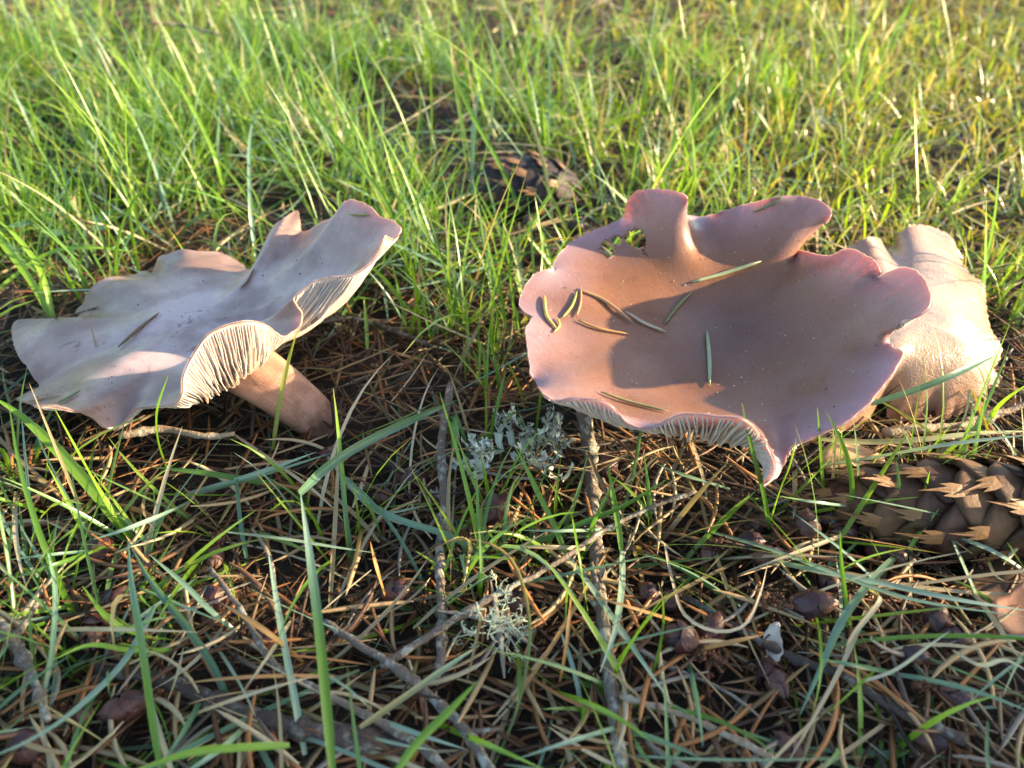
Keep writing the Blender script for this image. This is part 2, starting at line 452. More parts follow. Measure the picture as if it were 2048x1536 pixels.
pj = project((G[:-1] + G[1:] + np.roll(G, -1, 1)[:-1] + np.roll(G, -1, 1)[1:]) / 4)
keep = np.ones(pj.shape[:2], bool)
backhalf = G[:-1, :, 1] > C[1]
jit = np.random.default_rng(2).normal(0, 1.6, pj.shape)
for h in holes: keep &= ~(in_poly(pj + jit, h) & backhalf)
tR = lambda u: .06 + .85 * (1 - u) ** 1.7 + .06 * (1 - u) ** .5
V, fs, A, N, Bo = solid_cap(us, G, C, tR, keep)
mR = root('mushroom', (C[0] - .4, C[1] - .2, 0), 'brown lilac mushroom with wavy bowl shaped cap strewn with fir needles', 'mushroom', 'mushrooms in the litter')
capR = obj('cap', V, fs, M_capR, mR, attrs=A); two_side(capR.data, M_under)
add_gills(capR, us, G, N, Bo, 400, .40, M_gill, thin=.8, hole=np.concatenate([keep, keep[-1:]]))
def stem3(parent, pts, rad, mat):
    pt = catmull(np.array(pts, float), 26)
    rr = np.interp(np.linspace(0, 1, 26), np.linspace(0, 1, len(rad)), rad)
    ns = 36; th = np.arange(ns) / ns * 6.2832
    R2 = rr[:, None] * (1 + .05 * np.sin(3 * th + 1)[None] + .03 * np.sin(7 * th + np.linspace(0, 3, 26)[:, None]) + .015 * np.sin(17 * th)[None])
    V, fs = tube(pt, R2, ns)
    A = {'s': np.concatenate([np.repeat(np.linspace(0, 1, 26), ns), [0, 1]]), 'th': np.concatenate([np.tile(np.abs(th - math.pi), 26), [0, 0]])}
    return obj('stem', V, fs, mat, parent, attrs=A)
stem3(mR, [(C[0] - .5, C[1] - .2, -.5), (C[0] - .25, C[1] - .1, 1.2), (C[0], C[1], C[2] - .5)], [1.0, .8, .85, 1.15], M_stem)
bvhR = BVHTree.FromPolygons([tuple(v) for v in V], [tuple(int(k) for k in f) for ff in fs for f in ff])

# ---- the pale lilac one (left)
rimL = [(24,652,1.15),(38,639,1.25),(59,645,1.1),(73,653,.95),(100,662,.8),(112,642,1.0),(141,642,1.0),(153,620,1.15),(167,605,1.3),(171,590,1.5),(188,570,1.75),(217,554,1.85),(264,550,1.65),(289,542,1.7),(303,545,1.65),(312,526,2.0),(318,513,2.25),(340,506,2.4),(365,498,2.6),
 (395,502,2.55),(440,505,2.4),(482,526,2.2),(495,538,2.2),(511,526,2.6),(536,493,3.3),(546,472,3.7),(545,454,4.0),(563,440,4.4),(592,422,4.6),(600,436,4.4),(603,461,4.0),(616,461,4.1),(640,445,4.5),(677,428,5.0),(686,405,5.6),(706,399,5.8),(739,412,5.9),(760,433,5.8),(785,440,5.9),
 (801,455,6.0),(797,468,5.9),(783,476,5.8),(770,471,6.1,2.4),(762,494,5.8,2.4),(742,523,5.4,2.4),(706,546,5.15,2.4,.9),(665,551,5.05,2.5,.85),(625,562,4.9,2.5,.9),(602,580,4.65,2.2,.95),(587,597,4.4),(594,613,4.1),(604,630,3.8),(599,651,3.55),(583,664,3.5),(565,671,3.75,3),(532,648,4.6,3,.7),(498,640,5.1,3,.55),(457,647,5.2,3,.55),(415,667,5.1,3,.55),(386,705,4.7,3,.55),
 (370,734,4.4,3,.55),(362,759,4.1,3,.55),(361,786,3.7,3,.6),(349,806,3.3,3,.7),(316,812,2.8,4),(272,817,2.7,4),(258,832,2.4,3),(233,858,2.0,3),(208,854,2.2,3.5),(183,834,2.6,4),(145,821,3.1,3,.6),(104,813,3.3,3,.6),(72,812,3.3,3,.7),(60,806,2.2),(32,797,1.5),(60,784,1.2),(78,771,1.1),(66,755,1.2),(54,734,1.3),(37,713,1.35),(25,680,1.25)]
us, G, C = cap_grid(rimL, (400, 640, 2.45), 1.7, .045, seed=11, jag=.022, lump=.05, q=1.2, Nt=640, Nu=60)
V, fs, A, N, Bo = solid_cap(us, G, C, tR)
base = P(655, 862, 0.0)
mL = root('mushroom', (base[0], base[1], 0), 'pale lilac mushroom tilted on its leaning pink stem, gills showing', 'mushroom', 'mushrooms in the litter')
capL = obj('cap', V, fs, M_capL, mL, attrs=A); two_side(capL.data, M_under)
add_gills(capL, us, G, N, Bo, 620, .36, M_gill, seed=8, thin=.55)
stem3(mL, [P(668, 872, -.6), P(606, 815, .75), P(520, 752, 1.7), C + np.array([.7, -.8, -.85]), C + np.array([.3, -.3, -.8])], [.55, .72, .82, .92, .9, .5], M_stem)
bvhL = BVHTree.FromPolygons([tuple(v) for v in V], [tuple(int(k) for k in f) for ff in fs for f in ff])

# ---- the old tan one (far right): a slumped, convex, torn cap
M_capT = mat_cap('cap_skin_tan', [(0.0, (.46, .35, .25)), (.5, (.44, .32, .22)), (.85, (.34, .20, .11)), (1.0, (.33, .175, .09))], wet=.34, sss=.25, coat=.25, spec=.5, grain=1.2, bloom=.35, fibre=0.0)
rimT = [(1600,640,2.2),(1640,555,2.3),(1690,497,2.6),(1712,484,3.0),(1742,474,3.2),(1762,480,2.5),(1772,500,1.8),(1787,490,2.0),(1797,470,2.6),(1826,450,2.9),(1868,455,2.6),(1905,476,2.3),(1920,515,2.0),(1938,545,1.9),(1968,567,1.75),(1972,600,1.6),(1976,632,1.5),
 (1984,662,1.3),(2003,690,1.2),(1999,720,.9),(1984,742,.8),(2002,750,.65),(1995,772,.5),(1972,778,.6),(1976,800,.4,4),(1960,822,.3,5),(1922,828,.25,5),(1880,842,.2,5),(1866,820,.4,5),(1830,840,.2,5),(1780,838,.3,5),(1764,800,.7,5),(1730,850,.4,5),(1700,862,.4,5),(1650,850,.8,4),(1610,760,1.4)]
us, G, C = cap_grid(rimT, (1850, 650, 2.55), 2.2, .045, seed=21, jag=.09, lump=.05, Nt=480, Nu=52, q=.55)
V, fs, A, N, Bo = solid_cap(us, G, C, lambda u: .1 + .5 * (1 - u) ** 1.2)
mT = root('mushroom', (C[0], C[1] + .3, 0), 'old slumped tan mushroom with torn edge, bright in the sun', 'mushroom', 'mushrooms in the litter')
capT = obj('cap', V, fs, M_capT, mT, attrs=A); two_side(capT.data, M_under)
stem3(mT, [(C[0], C[1] + .3, -.4), (C[0], C[1] + .2, 1.2), (C[0], C[1], C[2] - .95)], [.9, .8, .8, .7], M_stem)
bvhT = BVHTree.FromPolygons([tuple(v) for v in V], [tuple(int(k) for k in f) for ff in fs for f in ff])

# ------------------------------------------------------------------ ground
def build_ground():
    xs = np.concatenate([[-4000, -1200, -400, -200], np.linspace(-110, 110, 150), [200, 400, 1200, 4000]])
    ys = np.concatenate([[-2000, -600, -150, -40], np.linspace(-12, 60, 110), np.linspace(61, 170, 70), [300, 700, 2000, 6000]])
    X, Y = np.meshgrid(xs, ys, indexing='ij')
    r = np.random.default_rng(4)
    Z = gz(X, Y) - .12 + r.normal(0, .06, X.shape)
    V = np.stack([X, Y, Z], -1).reshape(-1, 3)
    n, m = X.shape
    i, j = np.meshgrid(np.arange(n - 1), np.arange(m - 1), indexing='ij')
    Fq = np.stack([i * m + j, (i + 1) * m + j, (i + 1) * m + j + 1, i * m + j + 1], -1).reshape(-1, 4)
    t = NT('forest_soil')
    a = t.noise(60, 5, .7); b = t.noise(420, 4, .7)
    c = t.mix(a, (.010, .006, .005), (.045, .027, .016))
    c = t.mix(t.ramp(b, [(.5, 0.0), (.75, .5)]), c, (.09, .05, .026))
    t.p(Base_Color=c, Roughness=.85, Normal=t.bump(t.math('ADD', a, b), 1.0, .004))
    return tag(obj('ground', V, [Fq], t.m, origin=np.zeros(3)), 'dark forest soil under the needle litter and grass', kind='structure')
build_ground()

# ------------------------------------------------------------------ shed fir needles
M_need = mat_attr('dry_needle', rough=.5, spec=.4, nscale=1500, sat=.5)
M_green_need = mat_leaf('green_needle', .2, .38)
PAL_NEED = np.array([(.40, .165, .055), (.44, .26, .11), (.54, .40, .22), (.10, .048, .026), (.22, .18, .14), (.34, .28, .11), (.22, .09, .038)])
def needles(n, xy, z, hd, L, W, bend, pitch, col, nr=5):
    """flat tapering needles with a raised midrib; all arguments arrays of n"""
    t = np.linspace(0, 1, nr)
    s = (t - .5)[None] * L[:, None]
    side = bend[:, None] * (t[None] - .5) ** 2 * 4 * L[:, None] * .5
    ch, sh = np.cos(hd)[:, None], np.sin(hd)[:, None]
    x = xy[:, :1] + s * ch - side * sh; y = xy[:, 1:] + s * sh + side * ch
    zz = z[:, None] + s * np.sin(pitch)[:, None] - np.abs(bend[:, None]) * (t[None] - .5) ** 2 * L[:, None] * .4
    wp = np.array([np.interp(q, [0, .12, .5, .85, 1], [.35, .8, 1, .8, .08]) for q in t])[None] * W[:, None] * .5
    V = np.zeros((n, nr, 4, 3))
    V[:, :, 0] = np.stack([x - sh * wp, y + ch * wp, zz], -1)
    V[:, :, 1] = np.stack([x, y, zz + wp * .42], -1)
    V[:, :, 2] = np.stack([x + sh * wp, y - ch * wp, zz], -1)
    V[:, :, 3] = np.stack([x, y, zz - wp * .42], -1)
    base = (np.arange(n) * nr * 4)[:, None, None]
    i, k = np.meshgrid(np.arange(nr - 1), np.arange(4), indexing='ij')
    q = np.stack([i * 4 + k, (i + 1) * 4 + k, (i + 1) * 4 + (k + 1) % 4, i * 4 + (k + 1) % 4], -1).reshape(-1, 4)
    Fq = (base + q[None]).reshape(-1, 4)
    C = np.repeat(col, nr * 4, axis=0)
    return V.reshape(-1, 3), [Fq], {'col': C, 'tip': np.zeros(len(C))}
def litter(n, x0, x1, y0, y1, zmax, name, label, seed, nr=5, wide=1.0, fan=None):
    r = np.random.default_rng(seed)
    xy = np.stack([r.uniform(x0, x1, n), r.uniform(y0, y1, n)], -1)
    if fan: xy = xy[np.abs(xy[:, 0]) < fan[0] + fan[1] * xy[:, 1]]
    n = len(xy)
    pal = PAL_NEED[r.choice(len(PAL_NEED), n, p=[.26, .17, .07, .19, .07, .04, .20])] * r.uniform(.15, .9, (n, 1)) ** 1.25
    V, f, A = needles(n, xy, gz(xy[:, 0], xy[:, 1]) - .05 + r.uniform(0, 1, n) ** 1.3 * zmax, r.uniform(0, 6.283, n), r.normal(2.15, .35, n).clip(1, 2.9), r.uniform(.085, .145, n) * wide,
                      r.normal(0, .08, n), r.normal(0, .22, n), pal, nr)
    return tag(obj(name, V, f, M_need, origin=np.zeros(3), attrs=A), label, 'litter', kind='stuff')
litter(7200, -25, 25, 1.5, 33, .95, 'needle_litter', 'brown fir needle litter carpeting the soil around the mushrooms', 31)
litter(11000, -90, 90, 33, 125, .5, 'needle_litter', 'brown fir needle litter among the far grass', 32, nr=3, wide=1.5, fan=(12, .75))

# ------------------------------------------------------------------ grass
M_grass = mat_leaf('grass_blade', .42, .28, .6)
M_straw = mat_leaf('dry_grass', .25, .45, .4)
def blades(xy, z0, hd, L, W, e0, curl, col, side=None, K=6, seed=0, tipb=None, fold=.28):
    n = len(L); r = np.random.default_rng(seed)
    side = np.zeros(n) if side is None else side
    t = np.linspace(0, 1, K + 1)
    el = e0[:, None] - curl[:, None] * t[None] ** 1.3
    h = hd[:, None] + side[:, None] * t[None]
    ds = L[:, None] / K
    dx, dy, dz = np.cos(el) * np.cos(h) * ds, np.cos(el) * np.sin(h) * ds, np.sin(el) * ds
    z_ = np.zeros((n, 1))
    X = xy[:, :1] + np.concatenate([z_, np.cumsum(dx[:, :-1], 1)], 1)
    Y = xy[:, 1:] + np.concatenate([z_, np.cumsum(dy[:, :-1], 1)], 1)
    Z = z0[:, None] + np.concatenate([z_, np.cumsum(dz[:, :-1], 1)], 1)
    Z = np.maximum(Z, gz(X, Y) + .04)
    tw = r.uniform(-.9, .9, n)[:, None]
    a = h + math.pi / 2
    wx, wy, wz = np.cos(a) * np.cos(tw), np.sin(a) * np.cos(tw), np.sin(tw) * np.ones_like(a)
    wp = np.clip((1 - t) / .45, 0.03, 1) ** .75 * np.clip(.55 + 3 * t, 0, 1)
    w2 = wp[None] * W[:, None] * .5
    nx, ny, nz = -np.sin(el) * np.cos(h), -np.sin(el) * np.sin(h), np.cos(el)
    V = np.zeros((n, K + 1, 3, 3))
    V[:, :, 0] = np.stack([X - wx * w2, Y - wy * w2, Z - wz * w2], -1)
    V[:, :, 1] = np.stack([X - nx * w2 * fold, Y - ny * w2 * fold, Z - nz * w2 * fold], -1)
    V[:, :, 2] = np.stack([X + wx * w2, Y + wy * w2, Z + wz * w2], -1)
    i, k = np.meshgrid(np.arange(K), np.arange(2), indexing='ij')
    q = np.stack([i * 3 + k, (i + 1) * 3 + k, (i + 1) * 3 + k + 1, i * 3 + k + 1], -1).reshape(-1, 4)
    Fq = ((np.arange(n) * (K + 1) * 3)[:, None, None] + q[None]).reshape(-1, 4)
    C = col[:, None, :] * (1 + (.25 * (t - .5))[None, :, None])
    base = np.array([.42, .40, .16])
    C = C + (base - C) * (np.clip(1 - t / .16, 0, 1) * .6)[None, :, None]
    C = np.repeat(C.reshape(-1, 3), 3, axis=0)
    tb = np.zeros(n) if tipb is None else tipb
    T = np.repeat((tb[:, None] * np.clip((t - .8) / .2, 0, 1)[None]).ravel(), 3)
    return V.reshape(-1, 3), [Fq], {'col': C.clip(0, 1), 'tip': T}
GREEN = np.array([(.18, .34, .032), (.24, .40, .04), (.12, .26, .032), (.27, .42, .055), (.15, .29, .09)])
TEAL = np.array([(.21, .36, .245), (.16, .30, .18), (.27, .42, .32), (.18, .33, .13)])
STRAW = np.array([(.54, .43, .25), (.42, .32, .17), (.62, .54, .36), (.34, .25, .13)])
LAWN = []
def lawn(n, x0, x1, y0, y1, Lm, seed, name, label, wide=1.0, K=6, dens=None, pal=None, yellow=0.0, e=(55, 88), w=(.11, .2), rightshort=0.0):
    r = np.random.default_rng(seed)
    # blades stand in small tufts
    nt = n // 5
    c = np.stack([r.uniform(x0, x1, nt), r.uniform(y0, y1, nt)], -1)
    if dens is not None: c = c[r.uniform(0, 1, len(c)) < dens(c[:, 0], c[:, 1])]
    k = r.integers(3, 9, len(c))
    xy = np.repeat(c, k, axis=0); xy = xy + r.normal(0, .28, xy.shape)
    m = len(xy)
    tuft = np.repeat(r.normal(0, 1, len(c)), k)
    L = (Lm * (1 + .18 * tuft) * r.uniform(.45, 1.3, m)).clip(1, 12)
    rt = np.clip(xy[:, 0] / (xy[:, 1] + 10) * 2.2, 0, 1) * rightshort
    L = L * (1 - .45 * rt)
    p = r.uniform(0, 1, m)
    p = np.where(r.uniform(0, 1, m) < rt * .32, .95, p)
    col = np.where((p < .70)[:, None], GREEN[r.integers(0, len(GREEN), m)], np.where((p < .92)[:, None], TEAL[r.integers(0, len(TEAL), m)], STRAW[r.integers(0, len(STRAW), m)]))
    col = col * r.uniform(.75, 1.2, (m, 1)) + (yellow + rt[:, None] * .6) * np.array([.12, .07, 0.0])
    V, f, A = blades(xy, gz(xy[:, 0], xy[:, 1]) - .1, r.uniform(0, 6.283, m), L, r.uniform(w[0], w[1], m) * wide, np.radians(r.uniform(e[0], e[1], m)), np.radians(r.gamma(2, 18, m)).clip(0, 2.2), col,
                     r.normal(0, .35, m), K, seed, (r.uniform(0, 1, m) < .3) * 1.0)
    M_ = V.reshape(m, K + 1, 3, 3)[:, :, 1]
    ok = np.ones(m, bool)                     # no blade grows through a cap
    for k_ in np.nonzero((np.abs(xy[:, 0]) < 21) & (xy[:, 1] > 9) & (xy[:, 1] < 34))[0]:
        for s_ in range(K):
            d_ = Vector(M_[k_, s_ + 1] - M_[k_, s_]); l_ = d_.length
            if l_ > 1e-6 and any(bv.ray_cast(Vector(M_[k_, s_]), d_ / l_, l_)[0] is not None for bv in (bvhL, bvhR, bvhT)):
                ok[k_] = False; break
    if not ok.all():
        per = (K + 1) * 3
        V = V.reshape(m, per, 3)[ok].reshape(-1, 3); A = {q: v.reshape(m, per, -1)[ok].reshape(int(ok.sum()) * per, -1).squeeze() for q, v in A.items()}
        f = [f[0][:int(ok.sum()) * K * 2]]; xy = xy[ok]
    LAWN.append(V.reshape(len(xy), K + 1, 3, 3))
    return tag(obj(name, V, f, M_grass, origin=np.zeros(3), attrs=A), label, 'grass', kind='stuff')
def keepout(x, y, pts):
    d = ~(((x - .5) ** 2 + (y - 35.2) ** 2 < 10) | ((np.abs(x - .5) < 2.6) & (y > 29) & (y < 35) & (np.sin(x * 37 + y * 91) < .55)))
    for (cx, cy, rr) in pts: d &= (x - cx) ** 2 + (y - cy) ** 2 > rr * rr
    return d
CAPS = [(-10.5, 20.5, 5.8), (-6.0, 20.6, 4.2), (-4.6, 22.0, 2.2), (-15.5, 20.5, 3.5), (6.8, 19.8, 5.6), (11.0, 21, 4.6), (15.0, 22.5, 3.8)]
patch = lambda x, y: np.clip(.55 + .65 * np.sin(x * .23 + 1.7 * np.sin(y * .11 + 1)) * np.sin(y * .19 + 1.3 * np.sin(x * .13)) + .25 * np.sin(x * .71 + y * .53), .08, 1)
fanm = lambda x, y: np.abs(x) < 9 + .80 * y
left = lambda x, y: np.clip(.60 - x / (y + 10) * .95, .11, 1)
lawn(40000, -58, 58, 23, 62, 4.3, 51, 'grass', 'lush green lawn grass behind the mushrooms', e=(22, 88), w=(.08, .16), rightshort=1.0, dens=lambda x, y: patch(x, y) * fanm(x, y) * keepout(x, y, CAPS) * left(x, y) * np.clip((y - 22) / 12, .25, 1))
lawn(21000, -125, 125, 60, 150, 4.3, 52, 'grass', 'sunlit lawn grass stretching far behind the mushrooms', wide=1.45, K=4, dens=lambda x, y: patch(x * .7, y * .7) * fanm(x, y) * (left(x, y) * .9 + .12), yellow=.3, e=(25, 88), w=(.09, .17), rightshort=1.0)
lawn(5200, 0, 60, 25, 70, 2.6, 53, 'grass', 'short yellow green grass and moss in the sun', K=4, dens=lambda x, y: fanm(x, y) * keepout(x, y, CAPS) * np.clip(x / (y + 5) * 2.4, 0, 1) * .7, yellow=.6, w=(.09, .16), e=(20, 88))
lawn(1300, -25, 25, 13, 27, 3.8, 54, 'grass', 'young grass shoots sprouting between the mushrooms', dens=lambda x, y: keepout(x, y, CAPS[:4] + [(6.8, 19.8, 4.2), (11.0, 21, 4.0), (15.0, 22.5, 3.8)]) * .5, wide=.75)
lawn(900, -26, -7, 4, 17, 4.2, 55, 'grass', 'grass tufts beneath the pale tilted cap', dens=lambda x, y: np.clip((-x - 6) / 9, 0, 1) * .8, e=(15, 75), wide=.75)
lawn(300, -9, 22, 2, 16, 3.6, 56, 'grass', 'thin grass shoots in the shaded needle litter', e=(12, 80), wide=.75, dens=lambda x, y: np.full(x.shape, .55))

lawn(1300, -50, 50, 22, 66, 8.0, 57, 'grass', 'long thin arching blades standing above the lawn', e=(55, 86), w=(.08, .13), K=9, dens=lambda x, y: fanm(x, y) * keepout(x, y, CAPS) * (left(x, y) * .75 + .15))
lawn(480, -24, 24, 2, 17, 5.0, 58, 'grass', 'fine teal grass straggling over the foreground litter', e=(4, 45), w=(.06, .11), K=8, dens=lambda x, y: np.clip(.65 - x / 40, .25, 1) * .7)

def strands(n, x0, x1, y0, y1, seed, label, zm=.7, fan=None, K=7):
    r = np.random.default_rng(seed)
    xy = np.stack([r.uniform(x0, x1, n), r.uniform(y0, y1, n)], -1)
    if fan: xy = xy[np.abs(xy[:, 0]) < fan[0] + fan[1] * xy[:, 1]]
    n = len(xy)
    p = r.uniform(0, 1, n)
    col = np.where((p < .8)[:, None], STRAW[r.integers(0, 4, n)], TEAL[r.integers(0, 4, n)]) * r.uniform(.7, 1.15, (n, 1))
    V, f, A = blades(xy, gz(xy[:, 0], xy[:, 1]) + r.uniform(.05, zm, n), r.uniform(0, 6.283, n), r.uniform(2.5, 7, n), r.uniform(.06, .13, n), np.radians(r.normal(6, 10, n)), np.radians(r.normal(10, 12, n)), col, r.normal(0, .35, n), K, seed)
    return tag(obj('dry_grass', V, f, M_straw, origin=np.zeros(3), attrs=A), label, 'grass', kind='stuff')
strands(560, -24, 24, 2, 30, 61, 'dry straw and fallen grass lying over the needle litter')
strands(5500, -90, 90, 28, 120, 62, 'dead straw tangled in the far lawn', zm=1.6, fan=(10, .78), K=4)
# mossy, crumbly tangle in the sun at the right
def moss():
    r = np.random.default_rng(66); n = 26000
    xy = np.stack([r.uniform(-10, 85, n), r.uniform(24, 110, n)], -1)
    d = np.clip(xy[:, 0] / (xy[:, 1] + 4) * 2.2 + .12, 0.02, 1)
    xy = xy[(r.uniform(0, 1, n) < d) & fanm(xy[:, 0], xy[:, 1]) & keepout(xy[:, 0], xy[:, 1], CAPS)]; n = len(xy)
    pal = np.array([(.36, .34, .07), (.28, .30, .06), (.42, .34, .12), (.34, .22, .08), (.22, .26, .06)])
    col = pal[r.integers(0, 5, n)] * r.uniform(.7, 1.2, (n, 1))
    V, f, A = blades(xy, gz(xy[:, 0], xy[:, 1]) + r.uniform(0, 1.1, n), r.uniform(0, 6.283, n), r.uniform(.5, 1.7, n), r.uniform(.09, .2, n), np.radians(r.uniform(-10, 80, n)), np.radians(r.normal(30, 50, n)), col, r.normal(0, 1.2, n), 3, 66)
    return tag(obj('moss', V, f, M_grass, origin=np.zeros(3), attrs=A), 'golden green moss and crumbled stalks among the sunny grass', 'moss', kind='stuff')
moss()

# dew hanging on the lawn, sparkling where the sun comes through
def dew():
    r = np.random.default_rng(67); pts = []
    for B, n in ((LAWN[0], 1100), (LAWN[1], 1500), (LAWN[2], 700)):
        k = r.integers(0, len(B), n); s = r.integers(2, B.shape[1] - 1, n)
        p = B[k, s, r.integers(0, 3, n)]
        pts.append(p[(p[:, 0] > -6 + .05 * p[:, 1]) | (r.uniform(0, 1, n) < .3)])
    pts = np.concatenate(pts); n = len(pts)
    bm = bmesh.new(); bmesh.ops.create_icosphere(bm, subdivisions=2, radius=1.0)
    v = np.array([x.co[:] for x in bm.verts]); q = np.array([[a.index for a in x.verts] for x in bm.faces]); bm.free()
    rad = r.uniform(.04, .085, n) * (1 + pts[:, 1] / 160)
    V = (pts[:, None] + v[None] * rad[:, None, None]).reshape(-1, 3)
    Fq = (np.arange(n)[:, None, None] * len(v) + q[None]).reshape(-1, 3)
    t = NT('dew_water'); t.p(Base_Color=(1, 1, 1), Roughness=.06, Transmission_Weight=1.0, IOR=1.33)
    return tag(obj('dew', V, [Fq], t.m, origin=np.zeros(3)), 'dew drops sparkling on the sunny grass blades', 'dew', kind='stuff')
dew()

# ------------------------------------------------------------------ unseen fir, added right of the frame so its trunk shades the foreground
M_bark = mat_plain('fir_bark', (.085, .062, .048), .9, .5, 45, 1.0)
def shade_fir(x, y, r0, h, label, seed):
    r = np.random.default_rng(seed)
    t = root('shade_fir', (x, y, 0), label, 'tree')
    hs = np.linspace(-4, h, 26)
    path = np.stack([x + np.sin(hs * .011) * 1.5, y + np.cos(hs * .013) * 1.5 - 1.5, hs], -1)
    rad = r0 * (1 - .55 * np.clip(hs / h, 0, 1)) * (1 + .35 * np.exp(-np.clip(hs, 0, 99) / 9))
    th = np.arange(28) / 28 * 6.2832
    R2 = rad[:, None] * (1 + .05 * np.sin(9 * th)[None] + .04 * np.sin(5 * th + hs[:, None] * .09) + r.normal(0, .02, (26, 28)))
    V, f = tube(path, R2, 28); obj('trunk', V, f, M_bark, t)
    parts, nx, nh, nl = [], [], [], []
    for k in range(16):
        z = h * (.55 + .43 * k / 16); a = k * 2.4
        L = h * .26 * (1.1 - k / 20)
        s = np.linspace(0, 1, 7)[:, None]
        d = np.array([math.cos(a), math.sin(a), 0])
        b = np.array([x, y, z]) + s * L * d + np.array([0, 0, 1]) * (-.25 * L * s ** 2)
        V, f = tube(b, np.linspace(r0 * .12, r0 * .03, 7), 6)
        obj('limb', V, f, M_bark, t)
        for _ in range(150):
            q = r.uniform(.2, 1); p = np.array([x, y, z]) + q * L * d + np.array([0, 0, -.25 * L * q * q]) + r.normal(0, 3 + 5 * q, 3) * np.array([1, 1, .5])
            nx.append(p)
    nx = np.array(nx); m = len(nx)
    V, f, A = needles(m, nx[:, :2], nx[:, 2], r.uniform(0, 6.28, m), np.full(m, 9.0), np.full(m, 1.6), r.normal(0, .1, m), r.normal(-.3, .3, m), np.tile([[.05, .09, .03]], (m, 1)), 3)
    obj('crown', V, f, M_need, t, attrs=A)
shade_fir(165.0, 2.0, 13.0, 330.0, 'unseen tall fir tree added so its trunk shades the foreground litter', 71)

# ------------------------------------------------------------------ fir cones
M_scale = mat_attr('cone_scale', .6, .3, 700, 1.0, .85)
M_bract = mat_attr('cone_bract', .5, .3, 900, .4, .5)
def scale_mesh(shade, seed):
    """one woody scale, local axes: +x towards the cone's tip, +z outwards; unit = scale width"""
    r = np.random.default_rng(seed)
    nu, nv = 7, 9
    V = []; C = []
    for side in (1, 0):
        for i in range(nu):
            u = i / (nu - 1)
            for j in range(nv):
                v = j / (nv - 1) * 2 - 1
                wv = .5 * (.42 + .62 * math.sin(min(1, u * 1.25) * 1.571)) * (1.0 if u < .8 else math.sqrt(max(0, 1 - ((u - .8) / .22) ** 2 * .62)))
                x = -.35 + u * 1.12 - .16 * u * v * v + r.normal(0, .008)
                y = v * wv
                z = .20 * u - .42 * (y * y) * (.5 + u) + .10 * math.sin(u * 2.6) - (0 if side else .075)
                V.append((x, y, z))
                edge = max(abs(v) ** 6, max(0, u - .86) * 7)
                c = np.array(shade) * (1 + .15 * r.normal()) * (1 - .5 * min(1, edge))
                C.append(c.clip(.008, 1))
    V = np.array(V); M = nu * nv
    i, j = np.meshgrid(np.arange(nu - 1), np.arange(nv - 1), indexing='ij')
    top = np.stack([i * nv + j, (i + 1) * nv + j, (i + 1) * nv + j + 1, i * nv + j + 1], -1).reshape(-1, 4)
    e = list(range(nv)) + [k * nv + nv - 1 for k in range(1, nu)] + [(nu - 1) * nv + k for k in range(nv - 2, -1, -1)] + [k * nv for k in range(nu - 2, 0, -1)]
    wl = np.array([(e[k], e[(k + 1) % len(e)], e[(k + 1) % len(e)] + M, e[k] + M) for k in range(len(e))])
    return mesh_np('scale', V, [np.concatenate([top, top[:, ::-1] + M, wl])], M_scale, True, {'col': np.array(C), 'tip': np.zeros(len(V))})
def bract_mesh(col, seed):
    """three-pronged papery bract, middle prong long"""
    r = np.random.default_rng(seed)
    out = [(0, .20), (.30, .24), (.62, .20), (.40, .11), (.72, .05), (1.15 + r.uniform(-.1, .15), .0 + r.uniform(-.05, .05)), (.72, -.05), (.40, -.11), (.62, -.20), (.30, -.24), (0, -.20)]
    n = len(out); ctr = (.2, 0)
    pts = np.array(out + [ctr])
    z = .04 + .12 * pts[:, 0] - .5 * pts[:, 1] ** 2 - .1 * pts[:, 0] ** 2 + r.uniform(-.02, .05) * pts[:, 0]
    V = np.concatenate([np.column_stack([pts, z]), np.column_stack([pts, z - .022])])
    k = np.arange(n); k2 = (k + 1) % n; m = n + 1
    tri = np.concatenate([np.stack([k, k2, np.full(n, n)], -1)[:, ::-1], np.stack([k + m, k2 + m, np.full(n, n + m)], -1)])
    q = np.stack([k, k2, k2 + m, k + m], -1)
    C = np.tile(np.array(col)[None], (len(V), 1)) * r.uniform(.8, 1.15, (len(V), 1))
    return mesh_np('bract', V, [q, tri], M_bract, False, {'col': C.clip(0, 1), 'tip': np.zeros(len(V))})
